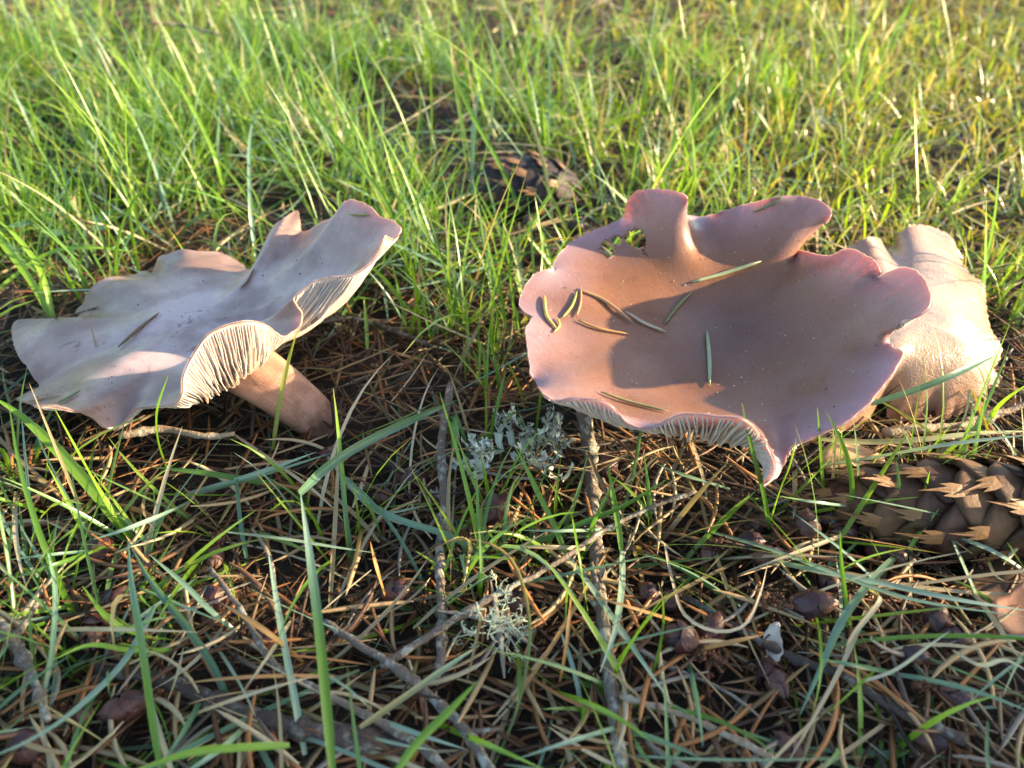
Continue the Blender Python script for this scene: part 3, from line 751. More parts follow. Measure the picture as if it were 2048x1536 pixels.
def fir_cone(tip, butt, rmax, nscale, label, cols, bcol, seed, sw=1.15):
    r = np.random.default_rng(seed)
    tip, butt = np.array(tip), np.array(butt)
    ax = nrm(tip - butt); L = np.linalg.norm(tip - butt)
    up = np.array([0, 0, 1.]); up = nrm(up - ax * up.dot(ax)); sd_ = np.cross(up, ax)
    c = root('fir_cone', ((tip + butt) / 2 * np.array([1, 1, 0])), label, 'cone')
    o0 = np.array(c['_o'])
    prof = lambda q: rmax * np.interp(q, [0, .08, .25, .55, .8, .93, 1], [.45, .72, .95, 1, .78, .5, .16])
    qs = np.linspace(0, 1, 16)
    V, f = tube(butt + qs[:, None] * (tip - butt), prof(qs) * .72, 16)
    obj('core', V, f, mat_plain('cone_core', (.035, .02, .014), .8), c)
    sm = [scale_mesh(cl, seed + k) for k, cl in enumerate(cols)]
    bm_ = [bract_mesh(bcol, seed + 20 + k) for k in range(4)]
    for k in range(nscale):
        q = (k + .5) / nscale
        a = k * 2.39996 + r.normal(0, .05)
        rad = prof(q) * .80
        n = math.cos(a) * up + math.sin(a) * sd_
        p = butt + ax * (q * L) + n * rad
        slope = (prof(min(1, q + .03)) - prof(max(0, q - .03))) / (.06 * L)
        x_ = nrm(ax + n * (slope + .10)); y_ = np.cross(n, x_); y_ = nrm(y_); z_ = np.cross(x_, y_)
        s = sw * rmax * (.45 + .55 * prof(q) / rmax) * r.uniform(.94, 1.06)
        o = bpy.data.objects.new('scale', sm[int(r.integers(0, len(sm)))]); COL.objects.link(o); o.parent = c
        from mathutils import Matrix
        o.matrix_local = Matrix(((x_[0] * s, y_[0] * s, z_[0] * s, (p - o0)[0] * S), (x_[1] * s, y_[1] * s, z_[1] * s, (p - o0)[1] * S), (x_[2] * s, y_[2] * s, z_[2] * s, (p - o0)[2] * S), (0, 0, 0, 1)))
        b = bpy.data.objects.new('bract', bm_[int(r.integers(0, 4))]); COL.objects.link(b); b.parent = o
        b.location = (.62 * S, r.normal(0, .03) * S, .24 * S)
        b.scale = (.62, .52, .55)
        b.rotation_euler = (r.normal(0, .08), r.normal(-.02, .07), r.normal(0, .2))
    return c
SCOL = [(.15, .078, .038), (.115, .058, .032), (.17, .095, .048), (.135, .09, .038), (.10, .05, .034)]
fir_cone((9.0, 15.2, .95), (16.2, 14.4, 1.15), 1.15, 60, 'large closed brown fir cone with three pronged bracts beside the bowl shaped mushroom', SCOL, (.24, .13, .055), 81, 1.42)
pb = P(1150, 385, 1.0); pt_ = P(950, 372, .9)
fir_cone(pt_, pb, 1.3, 62, 'dark weathered fir cone half hidden behind green grass', [(.075, .055, .055), (.055, .042, .045), (.09, .065, .06)], (.26, .15, .08), 91, 1.22)

# ------------------------------------------------------------------ twigs
def mat_twig(name, col, lich):
    t = NT(name); n = t.noise(260, 4, .65); n2 = t.noise(900, 3)
    c = t.mix(n2, tuple(x * .45 for x in col), col)
    c = t.mix(t.ramp(n, [(.52, 0.0), (.62, lich)]), c, (.42, .43, .36))
    return t.p(Base_Color=c, Roughness=.8, Normal=t.bump(n2, .9, .0008))
M_tw = [mat_twig('twig_grey', (.20, .155, .12), .7), mat_twig('twig_dark', (.085, .06, .05), .35), mat_twig('twig_tan', (.40, .29, .19), .5)]
def twig(pts, w0, w1, m, label, dz=.55, knots=6, stubs=0, seed=1, end_z=None):
    r = np.random.default_rng(seed)
    zz = np.broadcast_to(np.asarray(dz, float), (len(pts),))
    q = np.array([P(a, b, dz=float(z) + .3) for (a, b), z in zip(pts, zz)])
    n = max(14, int(np.linalg.norm(np.diff(q, axis=0), axis=1).sum() * 5))
    c = catmull(q, n)
    c += r.normal(0, .012, c.shape)
    w_ = np.linspace(px2cm(q[0], w0), px2cm(q[-1], w1), n) * .56
    for _ in range(knots):
        k = r.integers(1, n - 1); w_[k] *= r.uniform(1.2, 1.5)
    R2 = w_[:, None] * (1 + r.normal(0, .07, (n, 9)))
    V, f = tube(c, R2, 9)
    if stubs == 0:
        return tag(obj('twig', V, f, M_tw[m]), label, 'twig', 'twigs lying in the litter')
    o0 = np.array([c[:, 0].mean(), c[:, 1].mean(), V[:, 2].min()])
    rt = root('twig', o0, label, 'twig', 'twigs lying in the litter')
    obj('stick', V, f, M_tw[m], rt)
    for _ in range(stubs):
        k = r.integers(3, n - 3); d = nrm(np.append(r.normal(0, 1, 2), .35)); ln = r.uniform(.4, 1.3)
        b = c[k] + np.linspace(0, 1, 5)[:, None] * d * ln
        V, f = tube(b, np.linspace(w_[k] * .7, w_[k] * .3, 5), 7)
        obj('side_shoot', V, f, M_tw[m], rt)
    return rt
twig([(903, 768), (884, 880), (888, 1000), (878, 1120), (884, 1230), (880, 1345)], 14, 18, 0, 'grey twig crossed by the longest slanting twig', .6, stubs=1, seed=2)
twig([(1165, 815), (1180, 900), (1185, 980), (1192, 1080), (1197, 1170), (1212, 1290), (1225, 1400), (1245, 1536)], 24, 24, 0, 'lichen crusted grey twig running out from under the bowl shaped cap', .5, stubs=3, seed=3)
twig([(1392, 982), (1300, 1015), (1200, 1065), (1100, 1135), (1010, 1180), (900, 1245), (800, 1310), (760, 1330)], 6, 15, 0, 'longest slanting twig with tan tip and moss, hair lichen beneath it', [1.2, 1.1, 1.0, .9, .85, .75, .6, .5], stubs=0, knots=10, seed=4)
twig([(650, 1243), (720, 1290), (800, 1340), (868, 1398), (930, 1462), (985, 1545)], 13, 20, 0, 'cracked grey brown twig with a snapped end in the foreground litter', .75, stubs=2, seed=5)
twig([(190, 1338), (330, 1362), (480, 1425), (620, 1462), (730, 1482), (815, 1500)], 22, 46, 1, 'thick dark wet stick half buried in needles', .35, knots=9, seed=6)
twig([(420, 1136), (480, 1215), (548, 1328), (642, 1382), (750, 1440), (850, 1500), (900, 1550)], 8, 17, 0, 'thin grey twig slanting over the thick dark stick', .7, seed=7)
twig([(1372, 1192), (1480, 1258), (1590, 1318), (1690, 1352), (1790, 1420), (1930, 1480)], 11, 20, 1, 'dark lichened twig under the pale curled straw', .5, seed=8, stubs=1)
twig([(1240, 1392), (1390, 1440), (1545, 1515)], 8, 12, 2, 'slender pale tan twig near the thick grey twig', .7, seed=9)
twig([(-10, 1235), (45, 1310), (75, 1380), (95, 1440)], 20, 12, 0, 'grey forked twig among the left grass', .8, seed=10, stubs=1)
twig([(238, 872), (330, 858), (405, 872), (470, 868)], 15, 8, 2, 'sunlit bark stripped twig below the pale tilted cap', 1.0, seed=11)
twig([(1770, 866), (1840, 858), (1920, 852), (1990, 830), (2060, 806)], 18, 10, 2, 'rough flaky twig in front of the slumped tan mushroom', .6, seed=12, stubs=2, knots=14)
twig([(820, 500), (960, 492), (1080, 500), (1150, 488)], 10, 6, 1, 'thin dark twig behind the mushrooms in the grass', .7, seed=13)
twig([(300, 45), (360, 50), (420, 65), (440, 70)], 8, 4, 0, 'bleached twig caught in the far lawn', 3.2, seed=14)
twig([(500, 590), (620, 640), (720, 640), (860, 690)], 14, 8, 1, 'dark twig in shade behind the leaning stem', .5, seed=15)

# ------------------------------------------------------------------ bud husks with crumbly catkins
M_bud = mat_attr('bud_scale', .42, .45, 900, .8, .7)
M_crumb = mat_plain('crumbled_catkin', (.15, .062, .030), .85, .6, 900, .8)
def bud_husk_proto(seed):
    r = np.random.default_rng(seed); out = []
    L, W = r.uniform(.85, 1.15), r.uniform(.30, .38)
    cols = np.array([(.075, .028, .028), (.11, .045, .032), (.055, .028, .035), (.15, .07, .045)])
    petals = []
    for k in range(11):                       # overlapping scales, rows from base to tip
        row = k // 4; a = k * 2.4; x0 = -.45 * L + row * .27 * L
        nu, nv = 5, 5; V = np.zeros((nu, nv, 3))
        for i in range(nu):
            u = i / (nu - 1); xx = x0 + u * .52 * L
            rr = W * math.sqrt(max(.02, 1 - (xx / (.56 * L)) ** 2)) * (.94 + .30 * u)
            for j in range(nv):
                v = (j / (nv - 1) - .5) * 2; an = a + v * 1.15 * (1 - .55 * u * u)
                V[i, j] = (xx - .08 * L * v * v * u, rr * math.cos(an), rr * math.sin(an))
        q = np.array([(i * nv + j, i * nv + j + 1, (i + 1) * nv + j + 1, (i + 1) * nv + j) for i in range(nu - 1) for j in range(nv - 1)])
        petals.append((V.reshape(-1, 3), q, cols[r.integers(0, 4)]))
    xs = np.linspace(-.5, .5, 7) * L
    core = tube(np.stack([xs, 0 * xs, 0 * xs], -1), W * .9 * np.sqrt(np.maximum(.02, 1 - (xs / (.54 * L)) ** 2)), 8)
    n = 70; p = np.stack([-.45 * L - r.uniform(0, .75, n), r.normal(0, .13, n), r.normal(0, .11, n)], -1)
    cr = []
    for k in range(n):
        s = r.uniform(.05, .10); v = np.array([(1, 0, 0), (-1, 0, 0), (0, 1, 0), (0, -1, 0), (0, 0, 1), (0, 0, -1)]) * s * r.uniform(.6, 1.3, (6, 3)) + p[k]
        cr.append((v, np.array([(0, 2, 4), (2, 1, 4), (1, 3, 4), (3, 0, 4), (2, 0, 5), (1, 2, 5), (3, 1, 5), (0, 3, 5)])))
    cV, cf = merge(cr)
    rm = mesh_np('core', core[0], core[1], M_bud, True, {'col': np.tile(cols[:1] * .6, (len(core[0]), 1)), 'tip': np.zeros(len(core[0]))})
    pm = [mesh_np('bud_scale', V, [q], M_bud, True, {'col': np.tile(c[None], (len(V), 1)), 'tip': np.zeros(len(V))}) for V, q, c in petals]
    cm_ = mesh_np('catkin', cV, cf, M_crumb, False)
    return rm, pm, cm_
BUDS = [bud_husk_proto(s) for s in (101, 102, 103)]
def bud(px, py, head, pitch, sc, label, proto, dz=.5, catkin=True, group='fallen bud husks in the litter'):
    p = P(px, py, dz=dz + .22)
    o = empty('bud_husk', p); o['_o'] = [float(c) for c in p]
    tag(o, label, 'bud husk', group)
    o.rotation_euler = (random.uniform(0, 6), -pitch, head); o.scale = (sc * .8,) * 3
    rm, pm, cm_ = BUDS[proto]
    for nme, me in [('core', rm)] + [('bud_scale', q) for q in pm] + ([('catkin', cm_)] if catkin else []):
        c = bpy.data.objects.new(nme, me); COL.objects.link(c); c.parent = o
    return o
bud(1625, 1207, -.1, .1, 1.15, 'glossy plum brown bud husk with crumbly rust catkin near the curled straw', 0, .75)
bud(1614, 1052, 1.4, .5, 1.15, 'upright amber bud husk beside the large brown fir cone', 1, .7)
bud(1660, 1038, .3, .1, .9, 'small round bud husk tucked against the large brown fir cone', 2, .5, False)
bud(1362, 1275, 2.6, .2, 1.2, 'dark red bud husk with catkin between two teal grass blades', 1, .7)
bud(1500, 1085, 0.0, .05, 1.0, 'rust catkin husk lying under the spout of the bowl shaped cap', 2, .6)
bud(1545, 1355, -1.3, .1, 1.1, 'nearly black bud husk below a pale leaf scrap', 0, .6, False)
bud(790, 1185, .4, .1, 1.1, 'wet dark bud husk between the two crossing grey twigs', 1, .5, False)
bud(985, 1020, .9, .1, 1.2, 'reddish bud husk below the pale leafy lichen', 0, .55)
bud(665, 915, 2.8, .3, 1.0, 'brown bud husk at the foot of the leaning stem', 2, .6, False)
bud(1425, 1255, 1.0, .1, .9, 'crumbly brown catkin next to the dark lichened twig', 0, .6)
LAND = [(1060, 915, 'near the pale leafy lichen'), (985, 1255, 'near the hair lichen tuft'), (660, 870, 'by the foot of the pink stem'), (1850, 1015, 'by the large brown fir cone'), (1430, 1200, 'by the curled straw loop'), (880, 1050, 'by the crossed grey twig'),
        (1195, 1080, 'by the lichen crusted twig'), (720, 1290, 'by the cracked foreground twig'), (560, 1450, 'by the thick dark stick'), (480, 1215, 'by the thin twig left of the cracked one'), (1600, 1320, 'by the dark lichened twig'), (1390, 1440, 'by the slender tan twig'), (60, 1340, 'by the forked twig in the left grass'),
        (2000, 1200, 'by the torn cap piece'), (1540, 960, 'under the spout of the brown cap'), (280, 880, 'below the pale tilted cap'), (1550, 1290, 'by the pale leaf scrap'), (1880, 880, 'in front of the slumped tan mushroom'), (1230, 900, 'under the gilled edge of the brown cap'), (880, 1440, 'by the broad bright blade at the front'), (270, 1250, 'by the slim green blade on the left'), (610, 1060, 'by the broad pale teal blade')]
def near(px, py): return min(LAND, key=lambda l: (l[0] - px) ** 2 + (l[1] - py) ** 2)[2]
r_ = np.random.default_rng(110)
for k in range(34):
    bx_, by_, sc_, ck = r_.uniform(40, 2010), r_.uniform(930, 1530), r_.uniform(.75, 1.15), bool(r_.uniform() < .55)
    lab = ('small' if sc_ < .93 else 'large') + ' glossy bud husk ' + ('with rust catkin ' if ck else 'without catkin ') + near(bx_, by_)
    bud(bx_, by_, r_.uniform(0, 6.28), r_.uniform(-.1, .4), sc_, lab, int(r_.integers(0, 3)), r_.uniform(.25, .55), ck)
bud(1057, 448, 1.5, 1.2, 1.0, 'rust coloured catkin standing in front of the dark weathered cone', 1, .8)
bud(1150, 455, .2, .3, 1.0, 'crumbly catkin behind the rim holes of the bowl shaped cap', 2, .7)

# ------------------------------------------------------------------ lichens
M_lich = mat_attr('lichen', .75, .2, 700, .5, .15)
def leafy_lichen(px, py, label):
    r = np.random.default_rng(121); base = P(px, py, dz=.6)
    t = root('leafy_lichen', base * np.array([1, 1, 0]) + np.array([0, 0, base[2] - .3]), label, 'lichen')
    def ribbon(p, h, el, L, W, lev, out):
        n = 6; pts = [p]; hh, ee = h, el
        for i in range(n):
            hh += r.normal(0, .16); ee += r.normal(.07, .12)
            p = p + L / n * np.array([math.cos(hh) * math.cos(ee), math.sin(hh) * math.cos(ee), math.sin(ee)]); pts.append(p)
        pts = np.array(pts); a = hh + 1.571
        wv = np.array([math.cos(a), math.sin(a), r.normal(0, .12)]); wv = wv / np.linalg.norm(wv)
        w_ = W * np.array([.6, .75, .85, .9, 1.0, 1.15, 1.25 if lev < 3 else .8])[:, None] * (1 + r.normal(0, .1, (n + 1, 1)))
        up = np.array([0, 0, .02])
        rows = [pts - wv * w_ + up * 2, pts - wv * w_ * .4, pts + wv * w_ * .4, pts + wv * w_ + up * 2, pts + wv * w_ * .5 - np.array([0, 0, .05]), pts - wv * w_ * .5 - np.array([0, 0, .05])]
        V = np.stack(rows, 1).reshape(-1, 3)
        q = np.array([(i * 6 + k, (i + 1) * 6 + k, (i + 1) * 6 + (k + 1) % 6, i * 6 + (k + 1) % 6) for i in range(n) for k in range(6)] + [(n * 6, n * 6 + 1, n * 6 + 4, n * 6 + 5), (n * 6 + 1, n * 6 + 2, n * 6 + 3, n * 6 + 4)])
        c = np.tile(np.array([(.76, .78, .62)] * 4 + [(.06, .055, .05)] * 2), (n + 1, 1)) * r.uniform(.8, 1.12)
        out.append((V, q, c))
        if lev < 3:
            for s in (-1, 1):
                if r.uniform() < .93: ribbon(pts[-1], hh + s * r.uniform(.35, .8), ee + r.normal(0, .2), L * r.uniform(.55, .8), W * .78, lev + 1, out)
            if r.uniform() < .5: ribbon(pts[3], hh + r.choice([-1, 1]) * .9, ee + .2, L * .5, W * .6, lev + 1, out)
    spots = [(1010, 905, 4), (1060, 905, 3), (1105, 885, 4), (1090, 940, 4), (965, 940, 3), (1130, 920, 2)]
    for (a, b, m) in spots:
        for k in range(m):
            out = []
            p = P(a + r.normal(0, 14), b + r.normal(0, 8), dz=r.uniform(.7, 1.2))
            ribbon(p, r.uniform(0, 6.28), r.uniform(-.05, .5), r.uniform(.45, .7), .12, 0, out)
            V, fs = merge([(v, q) for v, q, _ in out]); C = np.concatenate([c for _, _, c in out])
            obj('lobe', V, fs, M_lich, t, attrs={'col': C, 'tip': np.zeros(len(V))})
leafy_lichen(1060, 920, 'pale mint leafy lichen tuft with black undersides beside a lichen crusted twig')
def hair_lichen(px, py, R, nf, label, seed, dz=.8):
    r = np.random.default_rng(seed); base = P(px, py, dz=dz)
    parts = []
    def fil(p, d, L, rad, lev):
        n = 6; pts = [p]
        for i in range(n):
            d = nrm(d + r.normal(0, .30, 3)); p = p + d * L / n; pts.append(p)
        parts.append(tube(np.array(pts), np.linspace(rad, rad * .6, n + 1), 5))
        if lev < 3:
            for k in range(3):
                j = r.integers(1, n + 1); fil(pts[j], nrm(d + r.normal(0, .75, 3)), L * r.uniform(.35, .6), rad * .8, lev + 1)
    for k in range(nf):
        d = nrm(np.array([r.normal(0, 1), r.normal(0, 1), r.normal(.15, .35)]))
        fil(base + r.normal(0, .15 * R, 3) * np.array([1, 1, .3]), d, R * r.uniform(.6, 1.1), .02, 0)
    V, fs = merge(parts)
    C = np.tile([[.46, .52, .40]], (len(V), 1))
    return tag(obj('hair_lichen', V, fs, M_lich, attrs={'col': C, 'tip': np.zeros(len(V))}), label, 'lichen')
hair_lichen(985, 1255, .95, 14, 'tangled pale green hair lichen tuft under the longest slanting twig', 131, 1.0)
hair_lichen(868, 985, .35, 5, 'tiny green hair lichen wisp on the crossed grey twig', 132)
hair_lichen(1650, 250, 1.2, 8, 'straw coloured hair lichen tangle in the sunny moss', 133, 1.2)

# ------------------------------------------------------------------ leaf scraps and a mushroom fragment
def scrap(outline, dz, mat, name, label, cat, thick=.05, curl=.2, seed=1, group=None):
    r = np.random.default_rng(seed)
    o = np.array([P(a, b, dz=dz) for a, b in outline]); n0 = len(o)
    o = catmull(o, n0 * 5, True); o[:, :2] += r.normal(0, .018, (len(o), 2))
    c = o.mean(0); n = len(o); rings = [1, .75, .5, .25]
    V = []
    for s in rings:
        q = c + (o - c) * s; q[:, 2] += curl * (1 - s * s) * -.6 + .05 * np.sin(q[:, 0] * 4) + .04 * np.sin(q[:, 1] * 5 + q[:, 0])
        V.append(q)
    V = np.concatenate(V + [c[None] - np.array([[0, 0, curl * .6]])]); m = len(V)
    k = np.arange(n); k2 = (k + 1) % n
    q = np.concatenate([np.stack([i * n + k, i * n + k2, (i + 1) * n + k2, (i + 1) * n + k], -1) for i in range(3)])
    t = np.stack([3 * n + k, 3 * n + k2, np.full(n, m - 1)], -1)
    V2 = np.concatenate([V, V - np.array([0, 0, thick])])
    return tag(obj(name, V2, [np.concatenate([q[:, ::-1], q + m, np.stack([k, k2, k2 + m, k + m], -1)]), np.concatenate([t[:, ::-1], t + m])], mat), label, cat, group)
M_dl = mat_plain('dry_leaf', (.42, .27, .14), .6, .35, 300, .5)
M_dl2 = mat_plain('brown_leaf', (.13, .075, .05), .55, .4, 300, .5)
M_dl3 = mat_plain('pale_leaf', (.55, .47, .38), .6, .25, 300, .5)
scrap([(1640, 905), (1690, 880), (1745, 898), (1770, 925), (1745, 945), (1700, 950), (1660, 940)], .9, M_dl, 'leaf_scrap', 'tan dry leaf scrap under the cap edge above the large brown fir cone', 'leaf', seed=3)
scrap([(1530, 1262), (1556, 1245), (1566, 1290), (1552, 1325), (1520, 1335), (1535, 1300)], .9, M_dl3, 'leaf_scrap', 'small pale leaf scrap standing by a dark bud husk', 'leaf', seed=4)
scrap([(1935, 1135), (1990, 1118), (2060, 1125), (2070, 1195), (2010, 1235), (1945, 1200)], .3, M_dl2, 'leaf_scrap', 'dark brown leaf below the large brown fir cone', 'leaf', curl=-.1, seed=5)
scrap([(1985, 1210), (2010, 1190), (2060, 1165), (2080, 1260), (2040, 1262), (2000, 1250)], .9, mat_flesh('cap_fragment', (.33, .165, .10)), 'cap_fragment', 'torn pinkish brown piece of mushroom cap near the dark leaf', 'mushroom piece', .25, .1, 6)
scrap([(895, 835), (912, 828), (920, 850), (918, 890), (906, 900), (900, 870)], .8, mat_plain('fleshy_green', (.16, .33, .06), .4, .2, 200), 'green_shoot', 'plump bright green shoot beside the crossed grey twig', 'shoot', .12, -.15, 7)

# ------------------------------------------------------------------ needles lying on the caps
def on_cap(bvh, px, py, lift):
    d = Vector(ray(px, py)).normalized()
    h = bvh.ray_cast(Vector((0, 0, CAMH)), d)
    if h[0] is None: return None
    n = h[1] if h[1].dot(d) < 0 else -h[1]
    return np.array(h[0] + n * lift)
def cap_needle(bvh, pts, w, col, label, green=False, lift=.06):
    q = [on_cap(bvh, a, b, lift) for a, b in pts]
    q = [a for a in q if a is not None]
    if len(q) < 2: return
    c = catmull(q, 9)
    wd = np.interp(np.linspace(0, 1, 9), [0, .12, .5, .85, 1], [.35, .8, 1, .85, .2]) * px2cm(c[4], w) * .34
    V, fs = tube(c, wd, 6)
    V[:, 2] = V[:, 2]
    C = np.tile(np.array(col)[None], (len(V), 1)) * np.random.default_rng(int(pts[0][0])).uniform(.85, 1.15, (len(V), 1))
    return tag(obj('fir_needle', V, fs, M_green_need if green else M_need, attrs={'col': C.clip(0, 1), 'tip': np.zeros(len(V))}), label, 'needle', 'needles lying on mushroom caps')
GN, DG, BR, TN, YL, OR = (.40, .46, .27), (.17, .19, .08), (.46, .28, .13), (.56, .46, .32), (.62, .45, .12), (.56, .30, .10)
cap_needle(bvhR, [(1383, 566), (1450, 548), (1522, 524)], 13, GN, 'long sage green needle on the brown cap pointing at the torn notch', True)
cap_needle(bvhR, [(1329, 650), (1354, 615), (1385, 584)], 12, DG, 'dark olive needle on the brown cap between two sage green ones', True)
cap_needle(bvhR, [(1413, 664), (1418, 720), (1419, 775)], 13, GN, 'upright sage green needle with hooked tip in the middle of the brown cap', True)
cap_needle(bvhR, [(1154, 581), (1205, 602), (1266, 648)], 12, BR, 'brown needle on the brown cap overlapping a pale one')
cap_needle(bvhR, [(1250, 626), (1290, 650), (1331, 666)], 10, TN, 'pale tan needle on the brown cap, end to end with a brown one')
cap_needle(bvhR, [(1161, 578), (1160, 608), (1152, 636)], 9, BR, 'short brown needle hanging from a brown needle on the brown cap')
cap_needle(bvhR, [(1153, 586), (1143, 614), (1122, 640)], 10, (.30, .30, .07), 'short yellow green needle on the brown cap')
cap_needle(bvhR, [(1088, 594), (1092, 635), (1112, 661)], 12, YL, 'curved yellow needle at the left lobe of the brown cap')
cap_needle(bvhR, [(1113, 638), (1118, 654), (1106, 668)], 8, YL, 'tiny hooked yellow needle at the left lobe of the brown cap')
cap_needle(bvhR, [(1155, 643), (1200, 661), (1257, 671)], 9, OR, 'slim orange needle at the edge of the sunlit patch on the brown cap')
cap_needle(bvhR, [(1200, 787), (1260, 808), (1336, 827)], 10, (.34, .30, .12), 'olive needle along the gilled front edge of the brown cap')
cap_needle(bvhR, [(1507, 425), (1535, 412), (1565, 393)], 8, (.2, .28, .14), 'small green needle on the raised rear lobe of the brown cap', True)
cap_needle(bvhL, [(238, 697), (275, 664), (320, 628)], 10, (.16, .105, .06), 'dark brown needle on the middle of the pale lilac cap')
cap_needle(bvhL, [(482, 580), (498, 563), (510, 538)], 8, (.22, .14, .06), 'brown needle in the crease of the pale lilac cap')
cap_needle(bvhL, [(662, 427), (700, 430), (741, 431)], 8, (.34, .30, .12), 'olive needle across the raised lobe of the pale lilac cap')
cap_needle(bvhL, [(112, 640), (150, 632), (200, 615)], 9, (.15, .10, .07), 'dark needle at the rear edge of the pale lilac cap')
cap_needle(bvhL, [(118, 808), (140, 797), (162, 784)], 9, (.10, .17, .10), 'green needle at the low front edge of the pale lilac cap', True)
cap_needle(bvhL, [(60, 806), (90, 800), (128, 795)], 7, (.34, .24, .14), 'brown needle at the low front edge of the pale lilac cap')

def crumbs(bvh, boxes, n, col, label, seed):
    r = np.random.default_rng(seed); parts = []
    for k in range(n):
        x0, y0, x1, y1 = boxes[int(r.integers(0, len(boxes)))]
        p = on_cap(bvh, r.uniform(x0, x1), r.uniform(y0, y1), .01)
        if p is None: continue
        s = r.gamma(1.6, .005) + .007
        v = np.array([(1, 0, 0), (-1, 0, 0), (0, 1, 0), (0, -1, 0), (0, 0, 1), (0, 0, -1)]) * s * r.uniform(.5, 1.6, (6, 3)) + p
        parts.append((v, np.array([(0, 2, 4), (2, 1, 4), (1, 3, 4), (3, 0, 4), (2, 0, 5), (1, 2, 5), (3, 1, 5), (0, 3, 5)])))
    V, fs = merge(parts)
    return tag(obj('crumbs', V, fs, mat_plain('crumb_' + str(seed), col, .85, .5, 900, .5), smooth=False), label, 'crumbs', kind='stuff')
crumbs(bvhL, [(240, 600, 400, 720), (90, 680, 300, 800), (300, 540, 480, 640), (520, 500, 700, 560)], 80, (.06, .035, .02), 'dark soil crumbs scattered on the pale lilac cap', 171)
crumbs(bvhR, [(1080, 560, 1400, 800), (1400, 440, 1760, 600), (1450, 600, 1760, 840)], 70, (.09, .05, .03), 'dark soil crumbs scattered on the brown cap', 172)
crumbs(bvhR, [(1080, 560, 1400, 800), (1400, 440, 1760, 840)], 60, (.55, .45, .34), 'pale dust flecks scattered on the brown cap', 173)

# ------------------------------------------------------------------ single grass blades
def hero(pts, w, col, label, group, name='grass_blade', straw=False, tip=0.0, tipcol=None, fold=.3, seed=0):
    """pts: (px, py, height over ground) from base to tip"""
    q = np.array([P(a, b, dz=z) for a, b, z in pts])
    n = 22; c = catmull(q, n)
    T = nrm(np.gradient(c, axis=0))
    view = nrm(c - np.array([0, 0, CAMH]))
    up = np.array([0, 0, 1.])
    r = np.random.default_rng(int(abs(pts[0][0]) * 7 + abs(pts[-1][1])) + seed)
    ref = nrm(up + .55 * np.array([r.normal(), r.normal(), 0])) - .35 * view
    side = nrm(np.cross(T, ref)); nn = np.cross(side, T)
    t = np.linspace(0, 1, n)
    wd = px2cm(c.mean(0), w) * .42 * np.clip((1 - t) / .4, .03, 1) ** .7 * np.clip(.65 + 3 * t, 0, 1)
    wd = wd[:, None]
    rows = [c - side * wd, c - side * wd * .5 - nn * wd * fold * .6, c - nn * wd * fold, c + side * wd * .5 - nn * wd * fold * .6, c + side * wd]
    V = np.stack(rows, 1).reshape(-1, 3)
    i, k = np.meshgrid(np.arange(n - 1), np.arange(4), indexing='ij')
    Fq = np.stack([i * 5 + k, (i + 1) * 5 + k, (i + 1) * 5 + k + 1, i * 5 + k + 1], -1).reshape(-1, 4)
    C = np.tile(np.array(col), (n, 1)) * (1 + .18 * (t - .5))[:, None]
    if tipcol is not None: C = C + (np.array(tipcol) - C) * np.clip((t - .35) / .4, 0, 1)[:, None]
    C = np.repeat(C, 5, axis=0).reshape(n, 5, 3) * np.array([1, .86, 1.12, .86, 1])[None, :, None]
    return tag(obj(name, V, [Fq], M_straw if straw else M_grass, attrs={'col': C.reshape(-1, 3).clip(0, 1), 'tip': np.repeat(tip * np.clip((t - .9) / .1, 0, 1), 5)}), label, 'grass', group)
T1, T2, T3 = (.23, .39, .28), (.34, .50, .40), (.14, .27, .17)
G1, G2, G3 = (.18, .35, .045), (.25, .45, .05), (.11, .24, .04)
S1, S2 = (.58, .48, .31), (.52, .29, .11)
gb = 'single grass blades in the foreground'
hero([(665, 1545, 2.2), (652, 1400, 2.8), (636, 1240, 3.2), (618, 1100, 3.3), (601, 985, 3.2)], 22, G1, 'long green blade fading to teal, standing over the cracked twig', gb, tipcol=T2)
hero([(600, 986, 3.1), (660, 930, 2.6), (740, 880, 2.2), (850, 828, 1.6), (915, 800, 1.0)], 20, T3, 'dark teal blade kinked beside the leaning stem', gb)
hero([(322, 1545, 1.2), (302, 1420, 2.0), (282, 1280, 2.6), (262, 1160, 2.8), (256, 1080, 2.7)], 18, G1, 'slim green blade rising from the thick dark stick', gb, tipcol=T1)
hero([(610, 1510, .6), (590, 1400, 1.0), (565, 1270, 1.4), (548, 1170, 1.7), (537, 1105, 1.7)], 17, T2, 'grey teal blade leaning beside the long green one', gb)
hero([(455, 1064, 1.6), (560, 1076, 1.6), (670, 1094, 1.5), (752, 1106, 1.4)], 22, T2, 'broad pale teal blade lying level across the litter', gb)
hero([(980, 1548, .5), (1030, 1430, 1.0), (1055, 1320, 1.4), (1058, 1230, 1.7), (1030, 1130, 1.8), (975, 1086, 1.8), (900, 1082, 1.6), (822, 1132, 1.2)], 9, (.20, .26, .09), 'thin arched blade bending over the hair lichen', gb, tipcol=S2)
hero([(978, 1118, .7), (900, 1072, 1.1), (800, 1040, 1.5), (740, 1008, 1.5), (690, 960, 1.3), (650, 905, 1.0)], 15, T1, 'left arm of a forked teal grass shoot', gb)
hero([(976, 1116, .7), (1060, 1088, 1.0), (1150, 1052, 1.4), (1250, 1010, 1.8), (1340, 955, 2.1)], 14, G3, 'right arm of a forked green grass shoot', gb)
hero([(1132, 1108, .9), (1108, 1050, 1.5), (1078, 990, 2.1), (1052, 935, 2.6), (1030, 893, 2.9)], 13, G1, 'upright green blade in front of the pale leafy lichen', gb)
